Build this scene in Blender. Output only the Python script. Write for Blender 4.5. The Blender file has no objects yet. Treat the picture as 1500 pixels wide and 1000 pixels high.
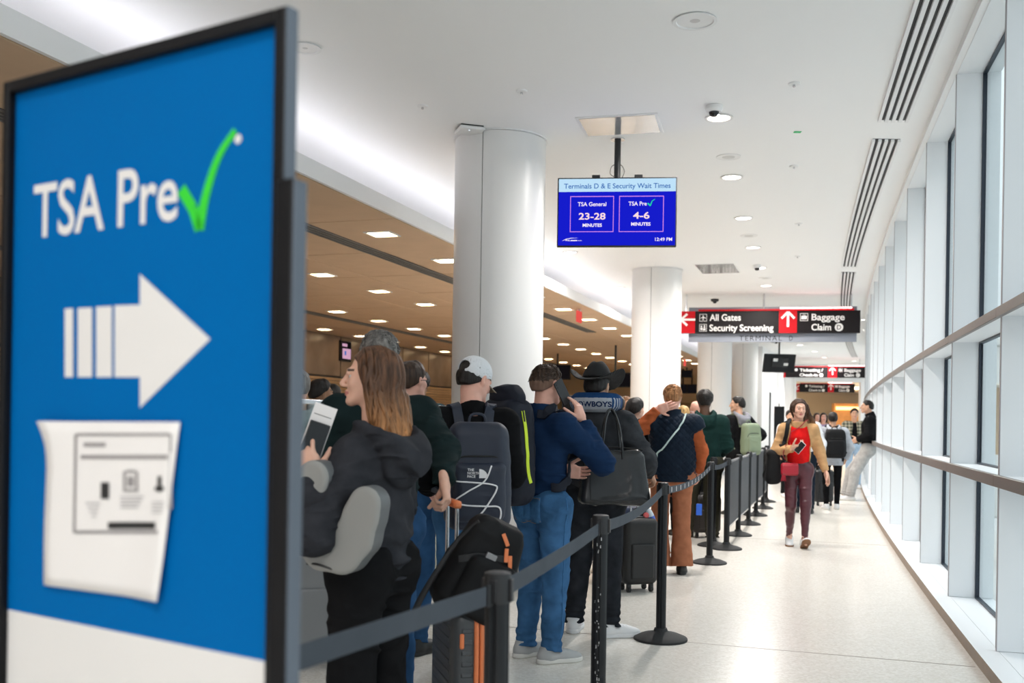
import bpy, bmesh, math, random
import numpy as np
from mathutils import Matrix, Vector, Quaternion
from mathutils.bvhtree import BVHTree

# ------------------------------------------------------------------ camera, sky, exposure
SC = bpy.context.scene
COL = SC.collection
CAM_H, FPX, ROLL, CX, CY = 1.395, 1458.0, 0.016, 750.0, 614.5
cam = bpy.data.cameras.new('camera')
cam.lens, cam.sensor_width = 35.0, 36.0
cam.shift_y = (CY - 500.0) / 1500.0
cam.clip_start, cam.clip_end = 0.05, 500
cam.dof.use_dof = True
cam.dof.focus_distance = 6.2
cam.dof.aperture_fstop = 2.9
camo = bpy.data.objects.new('camera', cam)
COL.objects.link(camo)
cR = Vector((math.cos(ROLL), 0, math.sin(ROLL)))
cU = Vector((-math.sin(ROLL), 0, math.cos(ROLL)))
cF = Vector((0, 1, 0))
camo.matrix_world = Matrix(((cR.x, cU.x, -cF.x, 0), (cR.y, cU.y, -cF.y, 0), (cR.z, cU.z, -cF.z, CAM_H), (0, 0, 0, 1)))
SC.camera = camo

world = bpy.data.worlds.new('overcast_sky')
SC.world = world
world.use_nodes = True
wn = world.node_tree
for n_ in list(wn.nodes):
    wn.nodes.remove(n_)
# CIE overcast sky: luminance grows from the horizon to three times as much at the zenith
w_out = wn.nodes.new('ShaderNodeOutputWorld'); w_bg = wn.nodes.new('ShaderNodeBackground')
w_tc = wn.nodes.new('ShaderNodeTexCoord'); w_sep = wn.nodes.new('ShaderNodeSeparateXYZ')
w_mx = wn.nodes.new('ShaderNodeMath'); w_mx.operation = 'MAXIMUM'; w_mx.inputs[1].default_value = 0.0
w_ma = wn.nodes.new('ShaderNodeMath'); w_ma.operation = 'MULTIPLY_ADD'
w_ma.inputs[1].default_value = 2.0; w_ma.inputs[2].default_value = 1.0
w_ms = wn.nodes.new('ShaderNodeMath'); w_ms.operation = 'MULTIPLY'; w_ms.inputs[1].default_value = .92
w_bg.inputs[0].default_value = (0.93, 0.97, 1.0, 1)
wn.links.new(w_tc.outputs['Generated'], w_sep.inputs[0]); wn.links.new(w_sep.outputs['Z'], w_mx.inputs[0])
wn.links.new(w_mx.outputs[0], w_ma.inputs[0]); wn.links.new(w_ma.outputs[0], w_ms.inputs[0])
wn.links.new(w_ms.outputs[0], w_bg.inputs[1]); wn.links.new(w_bg.outputs[0], w_out.inputs[0])

SC.view_settings.view_transform = 'Standard'
SC.view_settings.look = 'None'
SC.view_settings.gamma = 1.0
SC.view_settings.use_curve_mapping = False
SC.view_settings.exposure = 0.0
DOWNLIGHT_W, HALL_E, COVE_E = 74.0, 24.0, 12.0

# ------------------------------------------------------------------ photograph -> place
def ray(px, py):
    return cR * (px - CX) - cU * (py - CY) + cF * FPX
def G(px, py, z=0.0):                      # point at height z
    d = ray(px, py); t = (z - CAM_H) / d.z
    return Vector((0, 0, CAM_H)) + d * t
def P(px, py, Y):                          # point at depth Y
    d = ray(px, py)
    return Vector((0, 0, CAM_H)) + d * (Y / d.y)
UU = Vector((.316, .949, 0)).normalized(); NN = Vector((UU.y, -UU.x, 0))   # along / across the concourse
def ST(s, t, z=0.0):
    return UU * s + NN * t + Vector((0, 0, z))
def Xw(Z):                                 # window wall, inner face
    return 2.915 + .285 * (Z - 6) + .0015 * (Z - 6) ** 2
def lip_x(Z):
    return -1.956 + .332 * (Z - 8.94)

# ------------------------------------------------------------------ materials
def mat(name, col, rough=.6, metal=0., bump=0., bscale=200., var=0., vscale=8., emit=None, estr=0., spec=.5, sheen=0., stretch=None, coat=0.):
    m = bpy.data.materials.new(name); m.use_nodes = True
    nt = m.node_tree; b = nt.nodes['Principled BSDF']
    b.inputs['Base Color'].default_value = (*col, 1)
    b.inputs['Roughness'].default_value = rough
    b.inputs['Metallic'].default_value = metal
    b.inputs['Specular IOR Level'].default_value = spec
    if sheen: b.inputs['Sheen Weight'].default_value = sheen
    if coat: b.inputs['Coat Weight'].default_value = coat
    if emit:
        b.inputs['Emission Color'].default_value = (*emit, 1); b.inputs['Emission Strength'].default_value = estr
    if bump or var:
        tc = nt.nodes.new('ShaderNodeTexCoord'); mp = nt.nodes.new('ShaderNodeMapping')
        nt.links.new(tc.outputs['Object'], mp.inputs[0])
        if stretch: mp.inputs['Scale'].default_value = stretch
    if bump:
        n = nt.nodes.new('ShaderNodeTexNoise'); n.inputs['Scale'].default_value = bscale; n.inputs['Detail'].default_value = 3
        bp = nt.nodes.new('ShaderNodeBump'); bp.inputs['Strength'].default_value = bump; bp.inputs['Distance'].default_value = .004
        nt.links.new(mp.outputs[0], n.inputs['Vector']); nt.links.new(n.outputs['Fac'], bp.inputs['Height'])
        nt.links.new(bp.outputs[0], b.inputs['Normal'])
    if var:
        n = nt.nodes.new('ShaderNodeTexNoise'); n.inputs['Scale'].default_value = vscale; n.inputs['Detail'].default_value = 5
        r = nt.nodes.new('ShaderNodeMapRange'); r.inputs['From Min'].default_value = .25; r.inputs['From Max'].default_value = .75
        r.inputs['To Min'].default_value = 1 - var; r.inputs['To Max'].default_value = 1 + var
        mx = nt.nodes.new('ShaderNodeVectorMath'); mx.operation = 'SCALE'; mx.inputs[0].default_value = col
        nt.links.new(mp.outputs[0], n.inputs['Vector']); nt.links.new(n.outputs['Fac'], r.inputs['Value'])
        nt.links.new(r.outputs[0], mx.inputs['Scale']); nt.links.new(mx.outputs[0], b.inputs['Base Color'])
    return m
def cloth(name, col, rough=.85, bump=.25, bscale=350., var=.18, vscale=14.):
    return mat(name, col, rough, bump=bump, bscale=bscale, var=var, vscale=vscale, spec=.06)
def emit(name, col, s):
    m = bpy.data.materials.new(name); m.use_nodes = True; nt = m.node_tree
    nt.nodes.remove(nt.nodes['Principled BSDF'])
    e = nt.nodes.new('ShaderNodeEmission'); e.inputs[0].default_value = (*col, 1); e.inputs[1].default_value = s
    nt.links.new(e.outputs[0], nt.nodes['Material Output'].inputs[0])
    return m
def glass(name, tint=(.92, .96, .96), refl=.06):
    m = bpy.data.materials.new(name); m.use_nodes = True; nt = m.node_tree
    nt.nodes.remove(nt.nodes['Principled BSDF'])
    t = nt.nodes.new('ShaderNodeBsdfTransparent'); t.inputs[0].default_value = (*tint, 1)
    g = nt.nodes.new('ShaderNodeBsdfGlossy'); g.inputs['Roughness'].default_value = .02
    lw = nt.nodes.new('ShaderNodeLayerWeight'); lw.inputs[0].default_value = .5
    pw = nt.nodes.new('ShaderNodeMath'); pw.operation = 'POWER'; pw.inputs[1].default_value = 5.0
    f = nt.nodes.new('ShaderNodeMath'); f.operation = 'MULTIPLY_ADD'; f.inputs[1].default_value = .30; f.inputs[2].default_value = .03
    nt.links.new(lw.outputs['Facing'], pw.inputs[0]); nt.links.new(pw.outputs[0], f.inputs[0])
    x = nt.nodes.new('ShaderNodeMixShader')
    nt.links.new(f.outputs[0], x.inputs[0]); nt.links.new(t.outputs[0], x.inputs[1]); nt.links.new(g.outputs[0], x.inputs[2])
    nt.links.new(x.outputs[0], nt.nodes['Material Output'].inputs[0])
    return m

# ------------------------------------------------------------------ mesh helpers
class MB:
    def __init__(s): s.v = []; s.f = []; s.m = []
    def add(s, V, F, mi=0):
        o = len(s.v); s.v += [tuple(p) for p in V]; s.f += [tuple(i + o for i in q) for q in F]; s.m += [mi] * len(F); return s
    def box(s, lo, hi, mi=0, M=None):
        V = [Vector((x, y, z)) for x in (lo[0], hi[0]) for y in (lo[1], hi[1]) for z in (lo[2], hi[2])]
        if M is not None: V = [M @ p for p in V]
        return s.add(V, [(0, 1, 3, 2), (4, 6, 7, 5), (0, 4, 5, 1), (2, 3, 7, 6), (0, 2, 6, 4), (1, 5, 7, 3)], mi)
    def tube(s, path, r, n=10, mi=0, sq=None):
        path = [Vector(p) for p in path]; k = len(path)
        rr = r if isinstance(r, (list, tuple)) else [r] * k
        V, F = [], []; up = None
        for i, p in enumerate(path):
            d = (path[min(i + 1, k - 1)] - path[max(i - 1, 0)]).normalized()
            if up is None:
                up = Vector((0, 0, 1)) if abs(d.z) < .9 else Vector((0, 1, 0))
            a = d.cross(up); a.normalize(); b = a.cross(d); up = b
            for j in range(n):
                t = 2 * math.pi * j / n
                V.append(p + a * (math.cos(t) * rr[i]) + b * (math.sin(t) * rr[i] * (sq or 1)))
        for i in range(k - 1):
            for j in range(n):
                F.append((i * n + j, i * n + (j + 1) % n, (i + 1) * n + (j + 1) % n, (i + 1) * n + j))
        F.append(tuple(range(n - 1, -1, -1))); F.append(tuple((k - 1) * n + j for j in range(n)))
        return s.add(V, F, mi)
    def lathe(s, prof, n=24, c=(0, 0, 0), mi=0, M=None):
        V, F = [], []
        for r, z in prof:
            for j in range(n):
                t = 2 * math.pi * j / n; V.append(Vector((c[0] + r * math.cos(t), c[1] + r * math.sin(t), c[2] + z)))
        if M is not None: V = [M @ p for p in V]
        k = len(prof)
        for i in range(k - 1):
            for j in range(n):
                F.append((i * n + j, i * n + (j + 1) % n, (i + 1) * n + (j + 1) % n, (i + 1) * n + j))
        F.append(tuple(range(n - 1, -1, -1))); F.append(tuple((k - 1) * n + j for j in range(n)))
        return s.add(V, F, mi)
    def prism(s, poly, d0, d1, M=None, mi=0):       # poly in local x,z extruded along local y
        k = len(poly)
        V = [Vector((x, d0, z)) for x, z in poly] + [Vector((x, d1, z)) for x, z in poly]
        if M is not None: V = [M @ p for p in V]
        F = [tuple(range(k)), tuple(range(2 * k - 1, k - 1, -1))]
        F += [(i, i + k, (i + 1) % k + k, (i + 1) % k) for i in range(k)]
        return s.add(V, F, mi)
    def ribbon(s, path, side, w, th, mi=0):         # flat strap: side vectors per point
        path = [Vector(p) for p in path]; k = len(path); V, F = [], []
        for i, p in enumerate(path):
            d = (path[min(i + 1, k - 1)] - path[max(i - 1, 0)]).normalized()
            sd = Vector(side[i] if isinstance(side, list) else side); sd = (sd - d * sd.dot(d)).normalized(); nn = d.cross(sd)
            for a, b in ((-1, -1), (1, -1), (1, 1), (-1, 1)):
                V.append(p + sd * (a * w / 2) + nn * (b * th / 2))
        for i in range(k - 1):
            for j in range(4):
                F.append((i * 4 + j, i * 4 + (j + 1) % 4, i * 4 + 4 + (j + 1) % 4, i * 4 + 4 + j))
        F += [(3, 2, 1, 0), tuple(4 * (k - 1) + j for j in range(4))]
        return s.add(V, F, mi)
    def build(s, name, mats, parent=None, bev=0, smooth=True, ang=35, seg=2, **tags):
        return mkobj(name, s.v, s.f, mats, parent, s.m, bev=bev, smooth=smooth, ang=ang, seg=seg, **tags)
def mkobj(name, V, F, mats, parent=None, mi=None, bev=0, smooth=True, ang=35, seg=2, fix=True, **tags):
    me = bpy.data.meshes.new(name)
    if isinstance(V, np.ndarray):
        me.from_pydata(V, [], F) if not isinstance(F, np.ndarray) else me.from_pydata(V.tolist(), [], F.tolist())
    else:
        me.from_pydata([tuple(p) for p in V], [], F)
    if fix:
        bm = bmesh.new(); bm.from_mesh(me); bmesh.ops.recalc_face_normals(bm, faces=bm.faces); bm.to_mesh(me); bm.free()
    for m in (mats if isinstance(mats, (list, tuple)) else [mats]): me.materials.append(m)
    if mi is not None: me.polygons.foreach_set('material_index', np.asarray(mi, dtype=np.int32))
    if smooth:
        me.polygons.foreach_set('use_smooth', np.ones(len(me.polygons), dtype=bool))
        if ang: me.set_sharp_from_angle(angle=math.radians(ang))
    me.update()
    o = bpy.data.objects.new(name, me); COL.objects.link(o)
    if parent is not None: o.parent = parent
    if bev:
        b = o.modifiers.new('bevel', 'BEVEL'); b.width = bev; b.segments = seg; b.limit_method = 'ANGLE'; b.angle_limit = math.radians(40)
        b.harden_normals = False
    tag(o, **tags); return o
def tag(o, label=None, cat=None, group=None, kind=None):
    if label: o['label'] = label
    if cat: o['category'] = cat
    if group: o['group'] = group
    if kind: o['kind'] = kind
    return o
def thing(name, label, cat, loc=(0, 0, 0), rz=0., group=None, M=None):
    o = bpy.data.objects.new(name, None); COL.objects.link(o); o.empty_display_size = .1
    if M is not None: o.matrix_world = M
    else: o.location = loc; o.rotation_euler = (0, 0, rz)
    return tag(o, label, cat, group)
def dup(root, label=None, M=None, loc=None):
    r = root.copy(); COL.objects.link(r)
    if label: r['label'] = label
    if M is not None: r.matrix_world = M
    if loc is not None: r.location = loc
    for ch in list(root.children):
        c = ch.copy(); COL.objects.link(c); c.parent = r
        for g in ch.children:
            d = g.copy(); COL.objects.link(d); d.parent = c
    return r
def frame(o, x, y, z=(0, 0, 1)):                # matrix from origin and axes
    x, y, z = Vector(x), Vector(y), Vector(z)
    return Matrix(((x.x, y.x, z.x, o[0]), (x.y, y.y, z.y, o[1]), (x.z, y.z, z.z, o[2]), (0, 0, 0, 1)))
_txt = {}
def text_verts(body, bold=0., spacing=1.0):
    key = (body, bold, spacing)
    if key in _txt: return _txt[key]
    c = bpy.data.curves.new('lettering', 'FONT'); c.body = body; c.size = 1; c.offset = bold; c.space_character = spacing
    c.resolution_u = 4; c.fill_mode = 'FRONT'
    o = bpy.data.objects.new('lettering', c); COL.objects.link(o)
    dg = bpy.context.evaluated_depsgraph_get(); dg.update()
    me = bpy.data.meshes.new_from_object(o.evaluated_get(dg))
    V = np.array([v.co[:] for v in me.vertices]); F = [tuple(p.vertices) for p in me.polygons]
    bpy.data.objects.remove(o); bpy.data.curves.remove(c); bpy.data.meshes.remove(me)
    _txt[key] = (V, F); return V, F
def text(mb, body, x0, z0, x1=None, h=None, M=None, bold=0., mi=0, y=0., align='L', spacing=1.0, warp=None):
    """letters on the local x-z plane at depth y (towards -y is the reader); h is cap height"""
    V, F = text_verts(body, bold, spacing)
    lo, hi = V.min(0), V.max(0)
    cap = text_verts('H', bold)[0]; ch = cap[:, 1].max() - cap[:, 1].min()
    sz = (h / ch) if h else (x1 - x0) / (hi[0] - lo[0])
    sx = (x1 - x0) / (hi[0] - lo[0]) if x1 is not None else sz
    W = (hi[0] - lo[0]) * sx; off = {'L': 0, 'C': -W / 2, 'R': -W}[align] if x1 is None else 0
    pts = [Vector((x0 + off + (v[0] - lo[0]) * sx, y, z0 + v[1] * sz)) for v in V]
    if warp: pts = [warp(p) for p in pts]
    if M is not None: pts = [M @ p for p in pts]
    mb.add(pts, F, mi)
def stroke(pts, w):                              # polyline -> outline polygons in x,z (quads)
    out = []
    for i in range(len(pts) - 1):
        (x0, z0), (x1, z1) = pts[i], pts[i + 1]; L = math.hypot(x1 - x0, z1 - z0) or 1
        w0 = w[i] if isinstance(w, list) else w; w1 = w[i + 1] if isinstance(w, list) else w
        nx, nz = -(z1 - z0) / L, (x1 - x0) / L
        out.append([(x0 + nx * w0 / 2, z0 + nz * w0 / 2), (x0 - nx * w0 / 2, z0 - nz * w0 / 2), (x1 - nx * w1 / 2, z1 - nz * w1 / 2), (x1 + nx * w1 / 2, z1 + nz * w1 / 2)])
    return out
def flat(mb, polys, y=0., M=None, mi=0):
    for q in polys:
        V = [Vector((x, y, z)) for x, z in q]
        if M is not None: V = [M @ p for p in V]
        mb.add(V, [tuple(range(len(q)))], mi)
def smooth_path(pts, n=8):                       # Catmull-Rom
    P_ = [Vector(p) for p in pts]; P_ = [P_[0] * 2 - P_[1]] + P_ + [P_[-1] * 2 - P_[-2]]; out = []
    for i in range(1, len(P_) - 2):
        a, b, c, d = P_[i - 1:i + 3]
        for k in range(n):
            t = k / n
            out.append(.5 * ((2 * b) + (c - a) * t + (2 * a - 5 * b + 4 * c - d) * t * t + (3 * b - a - 3 * c + d) * t ** 3))
    out.append(P_[-2]); return out

# ------------------------------------------------------------------ implicit surfaces (organic shapes)
_rng = np.random.RandomState(7)
_T = _rng.rand(32, 32, 32).astype(np.float32)
def vnoise(P_):
    i = np.floor(P_).astype(np.int32); f = (P_ - i).astype(np.float32); f = f * f * (3 - 2 * f)
    i0 = i & 31; i1 = (i + 1) & 31
    x0, y0, z0 = i0.T; x1, y1, z1 = i1.T; fx, fy, fz = f.T
    a = _T[x0, y0, z0] * (1 - fx) + _T[x1, y0, z0] * fx; b = _T[x0, y1, z0] * (1 - fx) + _T[x1, y1, z0] * fx
    c = _T[x0, y0, z1] * (1 - fx) + _T[x1, y0, z1] * fx; d = _T[x0, y1, z1] * (1 - fx) + _T[x1, y1, z1] * fx
    return (a * (1 - fy) + b * fy) * (1 - fz) + (c * (1 - fy) + d * fy) * fz - .5
A3 = lambda p: np.asarray(p, dtype=np.float32)
def smin(a, b, k):
    h = np.clip(.5 + .5 * (b - a) / k, 0, 1); return b + (a - b) * h - k * h * (1 - h)
def smax(a, b, k): return -smin(-a, -b, k)
def rc(a, b, ra, rb=None, n=None, q=1., cut0=False, cut1=False):
    """tapered capsule a-b; n,q squash it along n; cut0/cut1 end it flat"""
    a, b = A3(a), A3(b); rb = ra if rb is None else rb; ba = b - a; L2 = float(ba @ ba) + 1e-9; L = math.sqrt(L2)
    nn = None if n is None else A3(n) / np.linalg.norm(n)
    def f(p):
        pa = p - a
        if nn is not None: pa = pa + (pa @ nn)[:, None] * nn * (1 / q - 1)
        u = (pa @ ba) / L2; t = np.clip(u, 0, 1)
        d = np.linalg.norm(pa - t[:, None] * ba, axis=1) - (ra + t * (rb - ra))
        if nn is not None: d = d * (.5 + .5 * q)
        if cut0: d = np.maximum(d, -u * L)
        if cut1: d = np.maximum(d, (u - 1) * L)
        return d
    return f
def ell(c, r, R=None):
    c, r = A3(c), A3(r); Rm = None if R is None else A3(R)
    def f(p):
        q = p - c
        if Rm is not None: q = q @ Rm
        k0 = np.linalg.norm(q / r, axis=1); k1 = np.linalg.norm(q / (r * r), axis=1) + 1e-9
        return k0 * (k0 - 1) / k1
    return f
def rbox(c, half, r, R=None):
    c, half = A3(c), A3(half) - r; Rm = None if R is None else A3(R)
    def f(p):
        q = p - c
        if Rm is not None: q = q @ Rm
        q = np.abs(q) - half
        return np.linalg.norm(np.maximum(q, 0), axis=1) + np.minimum(q.max(1), 0) - r
    return f
def union(fs, k=.02):
    def f(p):
        d = fs[0](p)
        for g in fs[1:]: d = smin(d, g(p), k) if k else np.minimum(d, g(p))
        return d
    return f
def snet(f, lo, hi, h, slack=.03):
    B = 6; lo = A3(lo); nb = np.maximum(np.ceil((A3(hi) - lo) / (h * B)).astype(int), 1) + 1
    c = np.stack(np.meshgrid(*[(np.arange(n) + .5) * B * h for n in nb], indexing='ij'), -1).reshape(-1, 3).astype(np.float32) - h / 2 + lo
    d = f(c); act = np.nonzero(np.abs(d) < B * h * .9 + slack)[0]
    D = np.where(d > 0, 1., -1.).astype(np.float32).reshape(nb)
    for ax in range(3): D = np.repeat(D, B, ax)
    o = np.stack(np.meshgrid(*[np.arange(B)] * 3, indexing='ij'), -1).reshape(-1, 3)
    bi = np.stack(np.unravel_index(act, nb), -1)
    idx = (bi[:, None, :] * B + o[None]).reshape(-1, 3)
    D[idx[:, 0], idx[:, 1], idx[:, 2]] = f((idx * h + lo).astype(np.float32))
    D[0] = D[-1] = 1; D[:, 0] = D[:, -1] = 1; D[:, :, 0] = D[:, :, -1] = 1
    S = D < 0; n = np.array(S.shape)
    cs = [(i, j, k) for i in (0, 1) for j in (0, 1) for k in (0, 1)]
    sl = lambda A, c_: A[c_[0]:n[0] - 1 + c_[0], c_[1]:n[1] - 1 + c_[1], c_[2]:n[2] - 1 + c_[2]]
    cnt = sum(sl(S, c_).astype(np.int8) for c_ in cs)
    ci = np.stack(np.nonzero((cnt > 0) & (cnt < 8)), -1)
    if not len(ci): return np.zeros((0, 3)), np.zeros((0, 4), int)
    vals = np.stack([D[ci[:, 0] + c_[0], ci[:, 1] + c_[1], ci[:, 2] + c_[2]] for c_ in cs], 1)
    acc = np.zeros((len(ci), 3), np.float32); w = np.zeros(len(ci), np.float32); ca = np.array(cs, np.float32)
    for a in range(8):
        for b in range(a + 1, 8):
            if sum(x != y for x, y in zip(cs[a], cs[b])) != 1: continue
            va, vb = vals[:, a], vals[:, b]; m = (va < 0) != (vb < 0)
            t = np.where(m, va / np.where(m, va - vb, 1), 0)
            acc += np.where(m[:, None], ca[a] + (ca[b] - ca[a]) * t[:, None], 0); w += m
    V = (ci + acc / w[:, None]) * h + lo
    vid = -np.ones(n - 1, np.int64); vid[ci[:, 0], ci[:, 1], ci[:, 2]] = np.arange(len(ci))
    Q = []
    for ax in range(3):
        s0 = [slice(1, -1)] * 3; s0[ax] = slice(0, -1); s1 = list(s0); s1[ax] = slice(1, None)
        a_, b_ = S[tuple(s0)], S[tuple(s1)]
        for flip in (0, 1):
            e = np.stack(np.nonzero((a_ & ~b_) if not flip else (~a_ & b_)), -1)
            for k in range(3):
                if k != ax: e[:, k] += 1
            u, v = [(1, 2), (2, 0), (0, 1)][ax]
            q = []
            for du, dv in ((1, 1), (0, 1), (0, 0), (1, 0)):
                g = e.copy(); g[:, u] -= du; g[:, v] -= dv; q.append(vid[g[:, 0], g[:, 1], g[:, 2]])
            q = np.stack(q, 1)
            Q.append(q if not flip else q[:, ::-1])
    Q = np.concatenate(Q); Q = Q[(Q >= 0).all(1)]
    return V, Q
def imesh(name, f, lo, hi, h, mats, parent=None, matf=None, slack=.03, extra=None, **tags):
    V, Q = snet(f, lo, hi, h, slack); mi = None
    if extra:
        Vs, Qs = [V], [Q]; k = len(V)
        for v, q in extra: Vs.append(v); Qs.append(q + k); k += len(v)
        V, Q = np.concatenate(Vs), np.concatenate(Qs)
    if matf is not None: mi = matf(V[Q].mean(1))
    me = bpy.data.meshes.new(name); nv, nq = len(V), len(Q)
    me.vertices.add(nv); me.vertices.foreach_set('co', np.ascontiguousarray(V, np.float32).ravel())
    me.loops.add(nq * 4); me.loops.foreach_set('vertex_index', np.ascontiguousarray(Q, np.int32).ravel())
    me.polygons.add(nq); me.polygons.foreach_set('loop_start', np.arange(0, nq * 4, 4, dtype=np.int32))
    me.polygons.foreach_set('use_smooth', np.ones(nq, bool))
    for m in (mats if isinstance(mats, (list, tuple)) else [mats]): me.materials.append(m)
    if mi is not None: me.polygons.foreach_set('material_index', np.asarray(mi, np.int32))
    me.update(calc_edges=True); me.validate()
    o = bpy.data.objects.new(name, me); COL.objects.link(o)
    if parent is not None: o.parent = parent
    return tag(o, **tags)
# ================================================================== materials of the place
M_white = mat('white_paint', (.80, .80, .80), .55, bump=.03, bscale=60)
M_ceil = mat('ceiling_plaster', (.87, .87, .87), .8, bump=.02, bscale=40)
M_col = mat('column_enamel', (.80, .79, .78), .35)
M_dark = mat('dark_gap', (.01, .01, .012), .6)
M_fin = mat('white_aluminium', (.80, .82, .84), .4)
M_ledge = mat('brushed_ledge', (.19, .163, .15), .4, metal=.1)
M_fin_edge = mat('mullion_cap_grey', (.36, .33, .34), .45)
M_gasket = mat('dark_gasket', (.012, .02, .035), .4)
M_glass = glass('window_glass', (.88, .93, .94))
M_curb = mat('curb_bronze', (.24, .17, .12), .45, var=.1)
M_black = mat('black_metal', (.010, .010, .012), .42, spec=.3)
M_blackp = mat('black_plastic', (.015, .015, .017), .5)
M_steel = mat('brushed_steel', (.62, .63, .65), .25, metal=1.)
M_red = mat('sign_red', (.50, .006, .012), .5, spec=.2)
M_signblack = mat('sign_black', (.012, .009, .010), .45, spec=.2)
M_letter = mat('sign_letter_white', (.86, .84, .82), .5)
M_tan = mat('acoustic_tile', (.56, .40, .27), .9, bump=.2, bscale=250, var=.05, vscale=3)
M_stone = mat('brown_stone', (.20, .14, .10), .25, var=.3, vscale=1.2)
M_slat = mat('tan_slat', (.40, .25, .13), .4, var=.15, vscale=2)

def floor_mat():
    m = mat('cream_terrazzo', (.70, .625, .53), .24, spec=.4)
    nt = m.node_tree; b = nt.nodes['Principled BSDF']
    tc = nt.nodes.new('ShaderNodeTexCoord')
    v = nt.nodes.new('ShaderNodeTexVoronoi'); v.inputs['Scale'].default_value = 70
    n = nt.nodes.new('ShaderNodeTexNoise'); n.inputs['Scale'].default_value = .9; n.inputs['Detail'].default_value = 6
    r = nt.nodes.new('ShaderNodeValToRGB'); r.color_ramp.elements[0].position = .0; r.color_ramp.elements[0].color = (.72, .675, .61, 1)
    r.color_ramp.elements[1].position = 1.; r.color_ramp.elements[1].color = (.84, .805, .75, 1)
    x = nt.nodes.new('ShaderNodeMix'); x.data_type = 'RGBA'; x.blend_type = 'MULTIPLY'; x.inputs['Factor'].default_value = .35
    r2 = nt.nodes.new('ShaderNodeMapRange'); r2.inputs['From Min'].default_value = .3; r2.inputs['From Max'].default_value = .7
    r2.inputs['To Min'].default_value = .93; r2.inputs['To Max'].default_value = 1.03
    nt.links.new(tc.outputs['Object'], v.inputs['Vector']); nt.links.new(tc.outputs['Object'], n.inputs['Vector'])
    sc = nt.nodes.new('ShaderNodeSeparateColor'); nt.links.new(v.outputs['Color'], sc.inputs[0])
    nt.links.new(sc.outputs[0], r.inputs['Fac']); nt.links.new(n.outputs['Fac'], r2.inputs['Value'])
    nt.links.new(r.outputs[0], x.inputs['A']); nt.links.new(r2.outputs[0], x.inputs['B'])
    nt.links.new(x.outputs['Result'], b.inputs['Base Color'])
    return m
M_floor = floor_mat()

# ================================================================== floor, ceilings, walls
ZS = [-6 + 2 * i for i in range(28)]                 # -6 .. 48
def strip(name, xl, xr, z0, z1, m, zs=ZS, **t):
    V, F = [], []
    for Z in zs:
        for x in (xl(Z), xr(Z)):
            for z in (z0, z1): V.append((x, Z, z))
    for i in range(len(zs) - 1):
        a = i * 4
        F += [(a, a + 2, a + 6, a + 4), (a + 1, a + 5, a + 7, a + 3), (a, a + 4, a + 5, a + 1), (a + 2, a + 3, a + 7, a + 6)]
    a = (len(zs) - 1) * 4
    F += [(0, 1, 3, 2), (a, a + 2, a + 3, a + 1)]
    return mkobj(name, V, F, m, None, smooth=False, **t)
floor = strip('floor', lambda Z: -20, lambda Z: Xw(Z) + .28, -.12, 0, M_floor, zs=ZS + [66], kind='structure')
ceiling = strip('ceiling', lambda Z: lip_x(Z) - .95, lambda Z: Xw(Z) + .26, 4.2, 4.32, M_ceil, kind='structure')
strip('wall_cove', lambda Z: lip_x(Z) - .98, lambda Z: lip_x(Z) - .94, 3.661, 4.2, M_ceil, kind='structure')
M_div = mat('divider_strip', (.30, .26, .22), .4, metal=.5)
k_ = 0
for s_ in (-5.7, .33, 6.36, 12.4, 18.4, 24.4, 30.5, 36.5):       # terrazzo dividers across the concourse
    a = ST(s_, -9); k_ += 1
    lo_t, hi_t = -9, 3.0
    while True:                                       # stop at the curb
        p = ST(s_, hi_t)
        if p.x > Xw(p.y) - .13: hi_t -= .01
        else:
            q = ST(s_, hi_t + .01)
            if q.x > Xw(q.y) - .13: break
            hi_t += .01
    M = frame(ST(s_, 0), NN, UU)
    MB().box((lo_t, -.005, -.02), (hi_t, .005, .0012), 0, M).build('trim_%d' % k_, M_div, kind='structure', smooth=False)

# cove lip: fascia board with a shelf that carries the light strip
lz = [-6, 48]
def lipstrip(name, x0, x1, z0, z1, m, **t):
    return strip(name, lambda Z: lip_x(Z) + x0, lambda Z: lip_x(Z) + x1, z0, z1, m, zs=lz, **t)
lip = lipstrip('trim_20', -.03, 0, 3.595, 3.765, M_white, kind='structure')
sh = lipstrip('shelf', -.05, -.03, 3.60, 3.66, M_white); sh.parent = lip
cove = thing('cove_light', 'long white light strip hidden in the ceiling cove behind the fascia', 'light strip', (0, 0, 0))
o = lipstrip('light_strip', -.30, -.22, 3.685, 3.70, emit('cove_glow', (.93, .93, 1.0), COVE_E)); o.parent = cove
o = lipstrip('channel', -.32, -.20, 3.661, 3.684, M_white); o.parent = cove

# lower hall ceiling: backing plane with separate acoustic tiles
hall = mkobj('ceiling_hall', [ST(s, t, z) for s in (-6, 47) for t in (-4.72 - .02, -13.4) for z in (3.632, 3.66)],
             [(0, 1, 3, 2), (4, 6, 7, 5), (0, 4, 5, 1), (2, 3, 7, 6), (0, 2, 6, 4), (1, 5, 7, 3)], mat('hall_void', (.12, .08, .05), .9), smooth=False, kind='structure')
tile0 = None
for j in range(7):
    for i in range(25):
        s0, t0 = -5.2 + 2.03 * i + 1.02, -4.72 - 1.2 * (j + 1) - .02
        if tile0 is None:
            tile0 = MB().box((.010, .010, 0), (1.190, 2.020, .03), 0).build('ceiling_tile', M_tan, hall, bev=.006, seg=1)
            t_ = tile0
        else:
            t_ = tile0.copy(); COL.objects.link(t_)
        h_ = (((i * 7 + j * 13) * 2654435761) % 97) / 97
        t_.matrix_local = frame(ST(s0, t0, 3.597 + .007 * h_), NN, UU)
M_vent = mat('vent_grey', (.16, .15, .14), .5)
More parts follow.
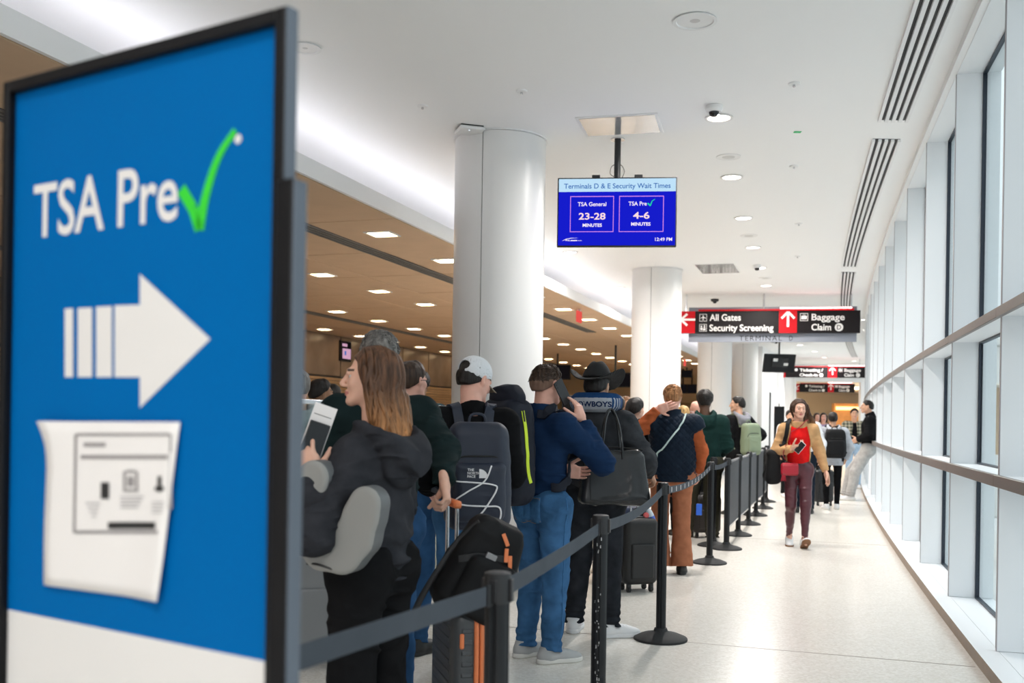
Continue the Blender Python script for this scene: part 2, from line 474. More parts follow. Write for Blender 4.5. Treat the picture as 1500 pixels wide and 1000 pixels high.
for nme, t_, s0, s1, lab in (('linear_vent', -5.95, 2, 24, 'long dark slotted vent strip in the tan ceiling, the one next to the cove'),
                             ('linear_vent', -10.75, 8, 40, 'long dark slotted vent strip in the tan ceiling, the one nearer the brown back wall')):
    v = thing(nme, lab, 'vent', M=frame(ST(s0, t_, 3.585), NN, UU))
    MB().box((-.11, 0, .004), (.11, s1 - s0, .012), 0).build('backing', M_dark, v, smooth=False)
    for k in range(4):
        MB().box((-.11 + k * .0667, 0, -.008), (-.11 + k * .0667 + .02, s1 - s0, .006), 0).build('slat', M_vent, v, smooth=False)

# square hall lights, four rows
ORD = 'first second third fourth fifth sixth seventh eighth ninth tenth eleventh twelfth thirteenth fourteenth fifteenth sixteenth'.split()
M_lens = emit('warm_lens', (1.0, .72, .40), HALL_E)
M_lensc = emit('neutral_lens', (1.0, .86, .72), HALL_E)
hl0 = {}
rows = [(-5.28, 10.82, 2.04, 0, 16, 'next to the cove'), (-7.7, 13.71, 2.0, 0, 15, 'second from the cove'), (-10.08, 18.57, 1.97, 0, 13, 'third from the cove'), (-12.45, 22.29, 2.0, 0, 11, 'along the brown back wall')]
for t_, s0, ds, a, b, where in rows:
    for k in range(a, b):
        s_ = s0 + ds * k
        if s_ < -4: continue
        M = frame(ST(s_, t_, 3.585), NN, UU)
        lab = 'square tan-ceiling light, %s from the near end of the row %s' % (ORD[k], where)
        if t_ not in hl0:
            r = thing('square_light', lab, 'ceiling light', M=M, group='square lights in the row ' + where)
            f = MB()
            for lo, hi in (((-.17, -.17, 0), (-.14, .17, .016)), ((.14, -.17, 0), (.17, .17, .016)), ((-.14, -.17, 0), (.14, -.14, .016)), ((-.14, .14, 0), (.14, .17, .016))): f.box(lo, hi)
            f.build('frame', M_white, r, smooth=False)
            MB().box((-.14, -.14, .006), (.14, .14, .012)).build('lens', M_lensc if t_ == -5.28 and 0 else M_lens, r, smooth=False)
            hl0[t_] = r
        else: dup(hl0[t_], lab, M=M)

# back wall of the hall: stone panels above, slats below
wb = MB().box((-6, .06, 0), (47, .3, 3.66), 0, frame(ST(0, -13.1), UU, -NN)).build('wall_back', M_dark, smooth=False, kind='structure')
p0 = None
for i in range(26):
    if p0 is None:
        p0 = MB().box((.01, .02, 2.5), (1.99, .06, 3.6)).build('panel', M_stone, wb, bev=.006); q = p0
    else: q = p0.copy(); COL.objects.link(q)
    q.matrix_local = frame(ST(-6 + i * 2.03, -13.1, 0), UU, -NN)
s0_ = None
for i in range(30):
    if s0_ is None:
        s0_ = MB().box((-6, .023, .004), (46.5, .06, .074)).build('slat', M_slat, wb, bev=.006, seg=1); q = s0_
    else: q = s0_.copy(); COL.objects.link(q)
    q.matrix_local = frame(ST(0, -13.1 + .012 * (i % 2), i * .082), UU, -NN)
# end wall of the hall with warm lit recesses
M_beige = mat('beige_paint', (.56, .44, .29), .7, var=.06, vscale=2)
we = MB().box((-14, 0, 0), (-3.05, .2, 3.66), 0, frame(ST(46, 0), NN, UU)).build('wall_end', M_beige, smooth=False, kind='structure')
for i in range(9):
    MB().box((-13.4 + i * 1.15, -.03, 1.0 + 0), (-12.4 + i * 1.15, 0, 2.3), 0, frame(ST(46, 0), NN, UU)).build('panel', mat('end_panel', (.30, .22, .12), .5) if i == 0 else bpy.data.materials['end_panel'], we, bev=.005)

# ------------------------------------------------------------------ window wall: bays of white boxes with glass set back
M_frame_ = [M_fin, M_ledge, M_gasket]
path = [(Xw(5.87), 5.87)]
def step(p, d):
    z = p[1]
    for _ in range(20):
        sl = .285 + .003 * (z - 6); z += d / 20 / math.sqrt(1 + sl * sl)
    return (Xw(z), z)
while path[-1][1] < 46: path.append(step(path[-1], 1.95))
while path[0][1] > -4.5: path.insert(0, step(path[0], -1.95))
fins = [Vector((p[0], p[1], 0)) for p in path]
DEP = .215
for i in range(len(fins) - 1):
    a, b = fins[i], fins[i + 1]; e = (b - a); L = e.length; e.normalize(); nrm = Vector((e.y, -e.x, 0))     # outward
    M = frame(b, -e, nrm)
    w = thing('window_%d' % (i + 1), None, None, M=M); w['kind'] = 'structure'
    g = .0125
    MB().box((-g, 0, .08), (g, DEP + .1, 4.2)).build('mullion', M_fin, w, smooth=False)
    MB().box((-g, -.005, .08), (g, 0, 4.13)).build('mullion_cap', M_fin_edge, w, smooth=False)  # darker grey strip along the front edge of the fin
    MB().box((g, .0, 4.13), (L - g, DEP + .1, 4.2)).build('head', M_fin, w, smooth=False)
    sill = MB().box((g, .012, .0), (L - g, DEP + .1, .078)).build('sill', M_fin, w, smooth=False)
    for z0, z1 in ((1.045, 1.115), (2.045, 2.105)):
        MB().box((-g, -.03, z0), (L - g, .0, z1)).build('ledge', M_ledge, w, bev=.003, seg=1)
        MB().box((g, 0, z0 + .004), (L - g, DEP, z1 - .004)).build('transom', M_fin, w, smooth=False)
    for z0, z1 in ((.078, 1.049), (1.111, 2.049), (2.101, 4.13)):
        f = MB(); t = .014
        y0, y1 = DEP - .03, DEP
        f.box((g, y0, z0), (g + t, y1, z1)).box((L - g - t, y0, z0), (L - g, y1, z1)).box((g + t, y0, z0), (L - g - t, y1, z0 + t)).box((g + t, y0, z1 - t), (L - g - t, y1, z1))
        f.build('gasket', M_gasket, w, smooth=False)
        MB().box((g + t, DEP - .012, z0 + t), (L - g - t, DEP - .004, z1 - t)).build('pane', M_glass, w, smooth=False)
    c = MB().box((-.002, -.115, .0), (L + .002, .010, .078), 0); c.m[0:6] = [1, 1, 1, 1, 1, 0]
    cu = c.build('curb', [M_fin, M_curb], w, smooth=False)
    # faces: mark only the top as white
    for pl in cu.data.polygons: pl.material_index = 0 if pl.normal.z > .9 else 1
strip('trim_30', lambda Z: Xw(Z) - .05, lambda Z: Xw(Z) + .012, 4.135, 4.2, M_white, zs=[z / 2 for z in range(-12, 96)], kind='structure')

# apron and a pale building outside
MB().box((-5, -80, -5.2), (260, 200, -5)).build('ground_outside', mat('apron_concrete', (.55, .55, .54), .8, var=.1, vscale=.3), smooth=False, kind='structure')
bl = thing('building', 'long pale terminal building seen hazily through the window glass', 'building', (52, 96, -5), -.35)
M_bl = mat('pale_cladding', (.66, .66, .64), .7); M_blw = mat('pale_glazing', (.38, .43, .46), .2)
MB().box((-9, -30, 0), (9, 30, 12.2)).build('wall', M_bl, bl, bev=.1)
MB().box((-9.3, -30.3, 12.2), (9.3, 30.3, 12.7)).build('roof', M_bl, bl, bev=.05)
for k in range(3):
    for j in range(12):
        MB().box((-9.05, -28.5 + j * 4.8, 2 + k * 3.4), (-8.98, -25 + j * 4.8, 4 + k * 3.4)).build('window', M_blw, bl, smooth=False)

# ------------------------------------------------------------------ far end of the concourse
wl = MB().box((0, 0, 0), (12.2, .3, 4.2), 0, frame((9.05, 36.1, 0), Vector((4.3, 11, 0)).normalized(), Vector((-11, 4.3, 0)).normalized())).build('wall_left', M_white, smooth=False, kind='structure')
Mw = frame((9.05, 36.1, 0), Vector((4.3, 11, 0)).normalized(), Vector((-11, 4.3, 0)).normalized())
d1 = thing('door_1', None, None, M=Mw); d1['kind'] = 'structure'
MB().box((2.2, -.03, 0), (2.36, 0, 2.6)).build('door_edge', M_dark, d1, smooth=False)
MB().box((2.36, -.05, 0), (3.5, 0, 2.6)).build('leaf', M_white, d1, bev=.005)
ePx = Vector((.985, -.17, 0)).normalized()
PZ = 47.
def end_wall(x0, x1, z0, z1, nm, m=M_white):
    return MB().box((x0, PZ, z0), (x1, PZ + .3, z1)).build(nm, m, smooth=False, kind='structure')
end_wall(13.15, 13.4, 0, 3.42, 'wall_portal_left'); end_wall(16.45, 17.4, 0, 3.42, 'wall_portal_right'); end_wall(13.15, 17.4, 3.42, 4.2, 'wall_portal_head')
strip('ceiling_far', lambda Z: 12.6, lambda Z: 25, 3.42, 3.5, mat('far_ceiling', (.76, .70, .60), .7), zs=[47.3, 66], kind='structure')
MB().box((12.4, 65, 0), (25, 65.2, 3.42)).build('wall_far', mat('far_wall', (.74, .66, .54), .6), smooth=False, kind='structure')
MB().box((12.4, 47.3, 0), (12.6, 65, 3.42)).build('wall_far_left', M_beige, smooth=False, kind='structure')
MB().box((24.8, 47.3, 0), (25, 65, 3.42)).build('wall_far_right', M_beige, smooth=False, kind='structure')
kio = thing('wood_kiosk', 'orange lit wooden wall unit beyond the far portal', 'kiosk', (20.6, 60, 0))
M_wood = mat('honey_wood', (.62, .30, .10), .45, var=.2, vscale=3)
MB().box((-1.2, 0, 0), (2.0, .5, 2.7)).build('carcass', M_wood, kio, bev=.02)
MB().box((-1.2, -.5, 0), (2.0, -.05, 1.0)).build('counter', M_wood, kio, bev=.02)
MB().box((-1.1, -.08, 2.3), (1.9, -.02, 2.5)).build('light_panel', emit('kiosk_glow', (1, .55, .2), 4.), kio)
for i in range(3):
    MB().box((-1.15 + i * 1.05, -.02, 1.1), (-.2 + i * 1.05, .0, 2.25)).build('panel', M_wood, kio, bev=.01)
fl = thing('far_ceiling_light', 'glowing warm ceiling panel just beyond the far portal', 'ceiling light', (16.5, 54, 3.36))
MB().box((-2.4, -3, 0), (2.4, 3, .03)).build('frame', M_white, fl); MB().box((-2.3, -2.9, -.01), (2.3, 2.9, .0)).build('lens', emit('far_glow', (1, .80, .56), 9.), fl)

# ------------------------------------------------------------------ columns
cpos = [(-.158, 10.04), (2.642, 18.42), (5.47, 27.0), (8.22, 35.3)]
clab = ['large round white column nearest the camera, behind the white baseball cap', 'round white column second from the camera, beside the red arrow sign',
        'round white column third from the camera, below the overhead gate sign', 'round white column farthest down the queue, beside the white wall']
for (x, y), lab in zip(cpos, clab):
    c = thing('column', lab, 'column', (x, y, 0)); c['kind'] = 'thing'
    MB().lathe([(.44, 0), (.44, 4.2)], 48).build('core', M_dark, c)
    for a0, a1 in ((-112, 66), (68.2, 247)):              # two half shells with open joints
        V = []; F = []; n = 40
        for k in range(n + 1):
            t = math.radians(a0 + (a1 - a0) * k / n + 1.1)
            for r in (.457, .446):
                for z in (.0, 4.183): V.append((r * math.cos(t), r * math.sin(t), z))
        for k in range(n):
            i = k * 4; F += [(i, i + 4, i + 5, i + 1), (i + 2, i + 3, i + 7, i + 6), (i + 1, i + 5, i + 7, i + 3)]
        F += [(0, 1, 3, 2), (4 * n, 4 * n + 2, 4 * n + 3, 4 * n + 1)]
        mkobj('shell_panel', V, F, M_col, c)
    MB().lathe([(.475, 4.186), (.475, 4.2), (.44, 4.2), (.44, 4.186)], 48).build('collar', M_white, c)
    MB().lathe([(.462, 0), (.462, .1), (.458, .104), (.43, .104)], 48).build('base_ring', M_steel, c)

# ------------------------------------------------------------------ ceiling fixtures
M_can = mat('can_reflector', (.55, .55, .55), .35, metal=.3)
M_trim = mat('trim_ring', (.75, .74, .73), .4)
M_dl = emit('downlight_lens', (1.0, .93, .84), 9.0)
dl_on = [(1053, 172), (1072, 259), (1089, 319), (1103, 362), (1113, 392), (1122, 418), (835, 369), (907, 421.5), (948, 446)]
dl_lab = ['lit round ceiling downlight right beside the white dome camera'] + ['lit round ceiling downlight, %s in the row behind the dome camera' % ORD[i] for i in range(1, 6)] + \
    ['lit round ceiling downlight below the blue wait time screen', 'lit round ceiling downlight close to the second column', 'lit round ceiling downlight deep behind the second column']
def downlight(pos, r, on, lab, grp):
    d = thing('downlight', lab, 'downlight', pos, group=grp)
    MB().lathe([(r, 0), (r + .022, -.004), (r + .024, -.012), (r, -.012), (r - .004, -.004)], 32).build('trim_ring', M_trim if on else M_white, d)
    if on:
        MB().lathe([(r - .004, -.002), (r - .004, -.006)], 32).build('lens', M_dl, d)
        l = bpy.data.lights.new('lamp', 'AREA'); l.shape = 'DISK'; l.size = 2 * r - .02; l.energy = DOWNLIGHT_W; l.color = (1, .955, .91); l.spread = math.radians(165)
        lo = bpy.data.objects.new('lamp', l); COL.objects.link(lo); lo.parent = d; lo.location = (0, 0, -.014)
    else:
        MB().lathe([(r - .004, -.001), (r - .06, -.003), (.002, -.005)], 32).build('reflector', M_can, d)
for p, lab in zip(dl_on, dl_lab): downlight(G(*p, 4.2), .105, True, lab, 'lit downlights in the white ceiling')
downlight(G(1018, 30, 4.2), .13, False, 'large unlit round downlight with a grey reflector, in the white ceiling near the camera', 'unlit downlights')
downlight(G(447, 70, 4.2), .10, False, 'unlit round downlight in the white ceiling beside the blue sign', 'unlit downlights')
for k, (s_, t_) in enumerate([(-1, -.2), (-3.4, -.6), (28, .5), (31, .6), (34, .7), (38, .9), (42, 1.1), (36.5, -1.5), (40, -1.1), (43.5, -.8), (46, .4)]):  # last four are extra lamps added to brighten the white wall at the far end
    p = ST(s_, t_, 4.2)
    downlight(p, .105, True, 'lit round ceiling downlight ' + ('over the near end behind the camera, %s of two' % ORD[k] if k < 2 else 'far past the gate sign, %s in a line ending in added fill lamps' % ORD[k - 2]), 'lit downlights in the white ceiling')
M_grille = mat('speaker_grille', (.62, .62, .61), .7, bump=.5, bscale=900)
for p, lab in (((1067, 229.5), 'flat round grey ceiling speaker, the nearer one in the downlight row'), ((1097, 345), 'flat round grey ceiling speaker, second in the downlight row'), ((1121, 407), 'flat round grey ceiling speaker, farthest in the downlight row')):
    d = thing('ceiling_speaker', lab, 'speaker', G(*p, 4.2), group='round ceiling speakers')
    MB().lathe([(.128, 0), (.13, -.006), (.115, -.009), (.115, -.006)], 32).build('rim', M_white, d); MB().lathe([(.115, -.004), (.02, -.008)], 32).build('grille', M_grille, d)
def dome_cam(p, lab, white=True, r=.075):
    d = thing('dome_camera', lab, 'security camera', p)
    MB().lathe([(r * .9, 0), (r, -.01), (r, -.035), (r * .8, -.055), (.01, -.058)], 28).build('housing', M_white if white else M_blackp, d)
    MB().lathe([(.045, -.055), (.043, -.075), (.03, -.093), (.005, -.10)], 24).build('dome', mat('smoked_dome', (.01, .01, .012), .08) if 'smoked_dome' not in bpy.data.materials else bpy.data.materials['smoked_dome'], d)
dome_cam(G(1046, 155, 4.2), 'white dome security camera with a black eye on the near ceiling')
dome_cam(G(1109, 388, 4.2), 'small dome camera on the ceiling before the gate sign', r=.07)
dome_cam(G(1047, 438, 4.2), 'dark dome camera on the ceiling above the gate sign', False, .09)
dome_cam(G(1137, 499, 4.2), 'black dome camera on the ceiling above the far hanging screen', False, .2)
for p, lab in (((764, 133), 'tiny sprinkler head in the white ceiling left of the ceiling hatch'), ((619, 155), 'small sprinkler disc in the white ceiling near the first column'),
               ((1163, 122), 'small sprinkler disc on the right of the ceiling, nearest the camera'), ((1163, 243), 'small sprinkler disc on the right of the ceiling, second along'),
               ((1170, 327), 'small sprinkler disc on the right of the ceiling, third along'), ((1168, 375), 'small sprinkler disc on the right of the ceiling, fourth along')):
    d = thing('sprinkler', lab, 'sprinkler', G(*p, 4.2), group='ceiling sprinklers')
    MB().lathe([(.05, 0), (.05, -.006), (.044, -.012), (.01, -.013)], 20).build('cover_plate', M_white, d); MB().lathe([(.01, -.013), (.012, -.03), (.004, -.034)], 12).build('head', M_steel, d)
gr = thing('green_indicator', 'small green indicator stuck on the white ceiling', 'indicator', G(1168, 193, 4.2))
MB().box((-.035, -.02, -.008), (.035, .02, 0)).build('plate', mat('green_plate', (.02, .5, .16), .5), gr, bev=.003)
hp = [G(*p, 4.2) for p in ((838, 172), (960, 165), (975, 193), (862, 199))]
c_ = sum(hp, Vector()) / 4; ex = ((hp[1] + hp[2]) / 2 - (hp[0] + hp[3]) / 2); wx = ex.length; ex.normalize(); ey = Vector((-ex.y, ex.x, 0)); wy = abs(((hp[0] + hp[1]) / 2 - (hp[2] + hp[3]) / 2).dot(ey))
M_hatch = mat('satin_hatch', (.70, .70, .69), .11, metal=.6, var=.05, vscale=4)
def hatch(c, ex, ey, wx, wy, lab):
    d = thing('ceiling_hatch', lab, 'access panel', M=frame(c, ex, ey))
    MB().box((-wx / 2, -wy / 2, -.008), (wx / 2, wy / 2, 0)).build('rim', M_white, d, bev=.003)
    MB().box((-wx / 2 + .03, -wy / 2 + .03, -.012), (wx / 2 - .03, wy / 2 - .03, -.008)).build('door', M_hatch, d, bev=.002)
hatch(c_, ex, ey, wx, wy, 'square satin metal access hatch in the white ceiling above the blue screen')
hp = [G(*p, 4.2) for p in ((1017, 390), (1078, 388.5), (1084, 395.5), (1026, 397.5))]
c_ = sum(hp, Vector()) / 4; wx = (hp[1] - hp[0]).length; wy = 1.15
hatch(c_, NN, UU, wx, wy, 'smaller satin access hatch in the ceiling before the gate sign')
ap = thing('wireless_access_point', 'flat white rounded wireless unit on the ceiling by the first column', 'wireless unit', G(688, 187, 4.2), .3)
MB().box((-.11, -.11, -.012), (.11, .11, 0)).build('bracket', M_blackp, ap); MB().box((-.125, -.125, -.045), (.125, .125, -.012)).build('body', M_white, ap, bev=.03, seg=3)
MB().lathe([(.006, -.045), (.006, -.047)], 10, (-.02, -.07, 0)).build('status_light', emit('ap_led', (.7, .8, 1), 3), ap)
# slot diffusers beside the window wall
def diffuser(Z0, Z1, lab):
    n = 10; off = lambda Z: -.33 - .016 * (Z - 6.5) if Z < 17 else -.5 - .006 * (Z - 17)
    d = thing('slot_diffuser', lab, 'air diffuser', (0, 0, 0), group='slot diffusers along the window wall')
    zs = [Z0 + (Z1 - Z0) * k / n for k in range(n + 1)]
    def bar(x0, x1, z0, z1, m, nm):
        o = strip(nm, lambda Z: Xw(Z) + off(Z) + x0, lambda Z: Xw(Z) + off(Z) + x1, z0, z1, m, zs=zs); o.parent = d
    bar(-.135, .135, 4.196, 4.1999, M_dark, 'backing')
    for k in range(5):
        c = -.125 + k * .0625; w_ = .014 if k in (0, 4) else .0165
        bar(c - w_, c + w_, 4.172, 4.196, M_white, 'blade')
diffuser(.5, 9.13, 'long white four-slot air diffuser in the ceiling nearest the camera'); diffuser(9.74, 17.6, 'four-slot air diffuser second along the window wall')
diffuser(18.25, 27, 'four-slot air diffuser third along the window wall'); diffuser(31, 41, 'four-slot air diffuser at the far end of the concourse')
# ================================================================== overhead signs, screens
def project(p):
    q = Vector(p) - Vector((0, 0, CAM_H)); z = q.dot(cF)
    return CX + FPX * q.dot(cR) / z, CY - FPX * q.dot(cU) / z
def board(pxl, pxr, pyb, Z, ang):
    """vertical board whose lower left corner is seen at (pxl,pyb): returns matrix and width; ang turns the right end nearer"""
    o = P(pxl, pyb, Z); e = Vector((math.cos(ang), -math.sin(ang), 0)); lo, hi = 0., 12.
    for _ in range(40):
        m = (lo + hi) / 2
        if project(o + e * m)[0] < pxr: lo = m
        else: hi = m
    return frame(o, e, Vector((math.sin(ang), math.cos(ang), 0))), lo
def arrow_up(x, z, s):                     # upward arrow strokes
    return stroke([(x, z - s), (x, z + s * .85)], s * .3) + stroke([(x - s * .8, z + .1 * s), (x, z + s * .95)], s * .3) + stroke([(x, z + s * .95), (x + s * .8, z + .1 * s)], s * .3)
def rot_polys(polys, c, a):
    ca, sa = math.cos(a), math.sin(a)
    return [[(c[0] + (x - c[0]) * ca - (z - c[1]) * sa, c[1] + (x - c[0]) * sa + (z - c[1]) * ca) for x, z in q] for q in polys]
def circle(x, z, r, n=24): return [(x + r * math.cos(2 * math.pi * k / n), z + r * math.sin(2 * math.pi * k / n)) for k in range(n)]
def ring_sq(x0, z0, s, w): return [[(x0, z0), (x0 + s, z0), (x0 + s, z0 + w), (x0, z0 + w)], [(x0, z0 + s - w), (x0 + s, z0 + s - w), (x0 + s, z0 + s), (x0, z0 + s)],
                                   [(x0, z0 + w), (x0 + w, z0 + w), (x0 + w, z0 + s - w), (x0, z0 + s - w)], [(x0 + s - w, z0 + w), (x0 + s, z0 + w), (x0 + s, z0 + s - w), (x0 + s - w, z0 + s - w)]]
def icon_plane(x, z, s):
    m = lambda pts: [(x + s * (.5 + a), z + s * (.5 + b)) for a, b in pts]
    return ring_sq(x, z, s, .05 * s) + [m([(-.05, -.3), (.05, -.3), (.05, .3), (0, .4), (-.05, .3)]), m([(-.38, -.05), (-.05, .12), (-.05, .0), (-.38, -.12)]), m([(.05, .12), (.38, -.05), (.38, -.12), (.05, 0)]), m([(-.16, -.34), (0, -.22), (.16, -.34), (0, -.3)])]
def icon_screen(x, z, s):
    m = lambda pts: [(x + s * (.5 + a), z + s * (.5 + b)) for a, b in pts]
    return ring_sq(x, z, s, .05 * s) + [m([(-.36, -.3), (-.05, -.3), (-.05, .0), (-.36, 0)]), m([(.0, -.36), (.34, -.36), (.34, -.1), (0, -.1)]), m([(.08, -.05), (.3, -.05), (.26, .18), (.12, .18)]), m(circle(.19, .28, .09)), m([(-.3, .06), (-.12, .06), (-.12, .3), (-.3, .3)])]
def icon_case(x, z, s):
    m = lambda pts: [(x + s * (.5 + a), z + s * (.5 + b)) for a, b in pts]
    return ring_sq(x, z, s, .06 * s) + [m([(-.36, -.28), (.36, -.28), (.36, .16), (-.36, .16)]), m([(-.16, .18), (-.1, .18), (-.1, .3), (-.16, .3)]), m([(.1, .18), (.16, .18), (.16, .3), (.1, .3)]), m([(-.16, .26), (.16, .26), (.16, .31), (-.16, .31)])]
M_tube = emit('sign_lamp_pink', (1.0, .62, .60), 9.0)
def gate_sign(lab, pxl, pxr, pyb, pyt, Z, left, full, lines, rods):
    M, W = board(pxl, pxr, pyb, Z, .21 if Z < 45 else .18); H = (pyb - pyt) / FPX * Z
    d = thing('overhead_sign', lab, 'sign', M=M)
    MB().box((0, 0, 0), (W, .10, H)).build('cabinet', M_signblack, d, bev=.006)
    f = MB(); rw = W * .082
    f.box((0.0, -.006, .0), (rw, -.0005, H)).build('red_panel', M_red, d, smooth=False, label='red arrow panel at the left end'); MB().box((W * .555, -.006, 0), (W * .655, -.0005, H)).build('red_panel', M_red, d, smooth=False, label='red arrow panel in the middle')
    MB().box((W * .10, -.03, H), (W * .965, .13, H + .035 * H / .47)).build('top_cap', M_red, d, label='red cap strip')
    if full:
        MB().box((W * .045, .115, -.38 * H), (W * .985, .16, 1.2 * H)).build('header_panel', mat('grey_header', (.26, .28, .33), .4) if 'grey_header' not in bpy.data.materials else bpy.data.materials['grey_header'], d, label='grey panel behind the sign')
        t = MB(); text(t, 'TERMINAL', W * .335, -.32 * H, W * .575, h=H * .22, y=.113, spacing=1.25); t.build('lettering', M_dark, d, smooth=False, label='dark letters')
        t = MB(); text(t, 'D', W * .615, -.32 * H, W * .635, h=H * .22, y=.113); t.build('lettering', M_dark, d, smooth=False, label='dark letter D')
    s = H * .33
    def put(nm, polys=None, y=-.003, words=None):
        l = MB()
        if polys: flat(l, polys, y)
        if words: text(l, words[0], words[1], words[2], words[3], y=y, h=words[4], bold=.018)
        l.build(nm, M_letter, d, smooth=False)
    if left == 'left': pol = rot_polys(arrow_up(rw * .5, H * .62, s), (rw * .5, H * .62), math.pi / 2)
    else: pol = rot_polys(arrow_up(rw * .5, H * .55, s), (rw * .5, H * .55), math.radians(135))
    put('arrow', pol, -.0075); put('arrow', arrow_up(W * .605, H * .62, s * 1.05), -.0075)
    tx = W * .165
    if full:
        put('icon', icon_plane(W * .107, H * .54, H * .33)); put('icon', icon_screen(W * .107, H * .08, H * .33))
        put('lettering', words=(lines[0], tx, H * .57, W * .342, H * .30)); put('lettering', words=(lines[1], tx, H * .10, W * .525, H * .30))
    else:
        put('icon', [circle(W * .20, H * .72, H * .14)])
        put('lettering', words=(lines[0], W * .24, H * .57, W * .50, H * .27)); put('lettering', words=(lines[1], W * .24, H * .12, W * .44, H * .27)); put('badge', [circle(W * .48, H * .23, H * .17)])
    put('icon', icon_case(W * .672, H * .54, H * .34))
    put('lettering', words=('Baggage', W * .735, H * .57, W * .915, H * .29)); put('lettering', words=('Claim', W * .735, H * .12, W * .842, H * .29))
    put('badge', [circle(W * .885, H * .25, H * .18)])
    b = MB(); text(b, 'D', W * .885, H * .15, None, h=H * .2, y=-.0045, align='C', bold=.01); b.build('badge_letter', M_signblack, d, smooth=False)
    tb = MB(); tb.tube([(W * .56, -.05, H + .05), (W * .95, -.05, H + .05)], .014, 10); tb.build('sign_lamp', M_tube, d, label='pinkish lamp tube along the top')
    top = 4.2 - M.translation.z if Z < 46 else 3.42 - M.translation.z
    for fx in rods: MB().tube([(W * fx, .05, H), (W * fx, .05, top)], .018, 8).build('rod', M_steel, d)
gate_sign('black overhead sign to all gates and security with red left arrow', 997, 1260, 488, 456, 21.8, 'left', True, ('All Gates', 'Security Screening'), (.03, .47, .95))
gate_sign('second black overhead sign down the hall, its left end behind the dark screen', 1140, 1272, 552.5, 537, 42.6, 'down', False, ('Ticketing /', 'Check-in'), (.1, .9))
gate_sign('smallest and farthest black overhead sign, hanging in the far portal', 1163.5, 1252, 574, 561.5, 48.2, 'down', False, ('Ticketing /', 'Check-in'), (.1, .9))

# hanging wait time screen
def screen_mount(d, W, H, top, x, yb):
    MB().tube([(x, yb, H - .05), (x, yb, top)], .032, 14).build('pole', M_blackp, d)
    MB().lathe([(.07, top - .012), (.07, top)], 20, (x, yb, 0)).build('ceiling_plate', M_steel, d)
    for k in (-1, 1): MB().box((x + k * .21 - .04, yb - .03, H - .1), (x + k * .21 + .04, yb + .03, H + .045)).build('bracket', M_blackp, d, bev=.004)
M, W = board(815.5, 990.5, 361.5, 9.85, .10); H = .682
tv = thing('wait_time_screen', 'hanging screen showing blue security wait times for two lanes', 'screen', M=M)
MB().box((0, 0, 0), (W, .05, H)).build('housing', M_black, tv, bev=.006)
MB().box((W * .02, .05, .06), (W * .98, .075, H - .06)).build('back_cover', M_blackp, tv, bev=.01)
E_blue = emit('screen_blue', (.008, .012, .60), 1.0); E_pale = emit('screen_pale', (.55, .80, 1.0), .95); E_text = emit('screen_white', (.95, .85, .95), 1.05)
E_pink = emit('screen_pink', (.72, .28, .85), .95); E_num = emit('screen_number', (1.0, .72, .74), 1.05); E_navy = emit('screen_navy', (.03, .16, .52), .9); E_green = emit('screen_green', (.02, .75, .35), 1.)
s = MB(); sx0, sx1, sz0, sz1 = .012, W - .012, .014, H - .012; sw, sh_ = sx1 - sx0, sz1 - sz0
X = lambda u: sx0 + u * sw
Zz = lambda v: sz0 + (1 - v) * sh_
Q = lambda u0, v0, u1, v1: [(X(u0), Zz(v1)), (X(u1), Zz(v1)), (X(u1), Zz(v0)), (X(u0), Zz(v0))]
flat(s, [Q(0, 0, 1, 1)], -.001, mi=0); flat(s, [Q(0, 0, 1, .195)], -.0018, mi=1)
text(s, 'Terminals D & E Security Wait Times', X(.045), Zz(.145), X(.955), h=sh_ * .075, y=-.0025, bold=.012, mi=5)
for u0, u1 in ((.10, .475), (.52, .90)):
    w_ = .006
    flat(s, [Q(u0, .26, u1, .272), Q(u0, .79, u1, .80), Q(u0, .26, u0 + w_, .80), Q(u1 - w_, .26, u1, .80)], -.002, mi=3)
text(s, 'TSA General', X(.165), Zz(.41), X(.41), h=sh_ * .06, y=-.0025, bold=.014, mi=2); text(s, '23-28', X(.175), Zz(.61), X(.405), h=sh_ * .10, y=-.0025, bold=.02, mi=4); text(s, 'MINUTES', X(.21), Zz(.72), X(.375), h=sh_ * .05, y=-.0025, bold=.03, mi=2)
text(s, 'TSA Pre', X(.60), Zz(.405), X(.755), h=sh_ * .06, y=-.0025, bold=.014, mi=2); text(s, '4-6', X(.64), Zz(.60), X(.78), h=sh_ * .10, y=-.0025, bold=.02, mi=4); text(s, 'MINUTES', X(.625), Zz(.705), X(.79), h=sh_ * .05, y=-.0025, bold=.03, mi=2)
ck = [(X(.763), Zz(.37)), (X(.785), Zz(.41)), (X(.80), Zz(.34)), (X(.825), Zz(.31))]
flat(s, stroke(ck, [.012, .012, .008, .004]), -.0025, mi=6)
text(s, '12:49 PM', X(.83), Zz(.935), X(.975), h=sh_ * .05, y=-.0025, bold=.014, mi=2); text(s, 'PHL', X(.065), Zz(.935), X(.105), h=sh_ * .022, y=-.0025, bold=.03, mi=2)
flat(s, stroke([(X(.035), Zz(.935)), (X(.07), Zz(.905)), (X(.11), Zz(.892)), (X(.17), Zz(.888))], [.002, .006, .005, .001]) + [Q(.108, .92, .165, .935), Q(.17, .926, .205, .932)], -.0025, mi=2)
s.build('display', [E_blue, E_pale, E_text, E_pink, E_num, E_navy, E_green], tv, smooth=False, label='lit blue display with white lettering')
screen_mount(tv, W, H, 4.2 - M.translation.z, W * .5, .10)
MB().tube(smooth_path([(W * .5 - .02, .08, H + .02), (W * .5 - .07, .09, H + .06), (W * .5 - .05, .1, H + .14), (W * .5 + .03, .1, H + .15), (W * .5 + .07, .09, H + .08), (W * .5 + .04, .08, H)], 5), .004, 6).build('cable', M_vent, tv)
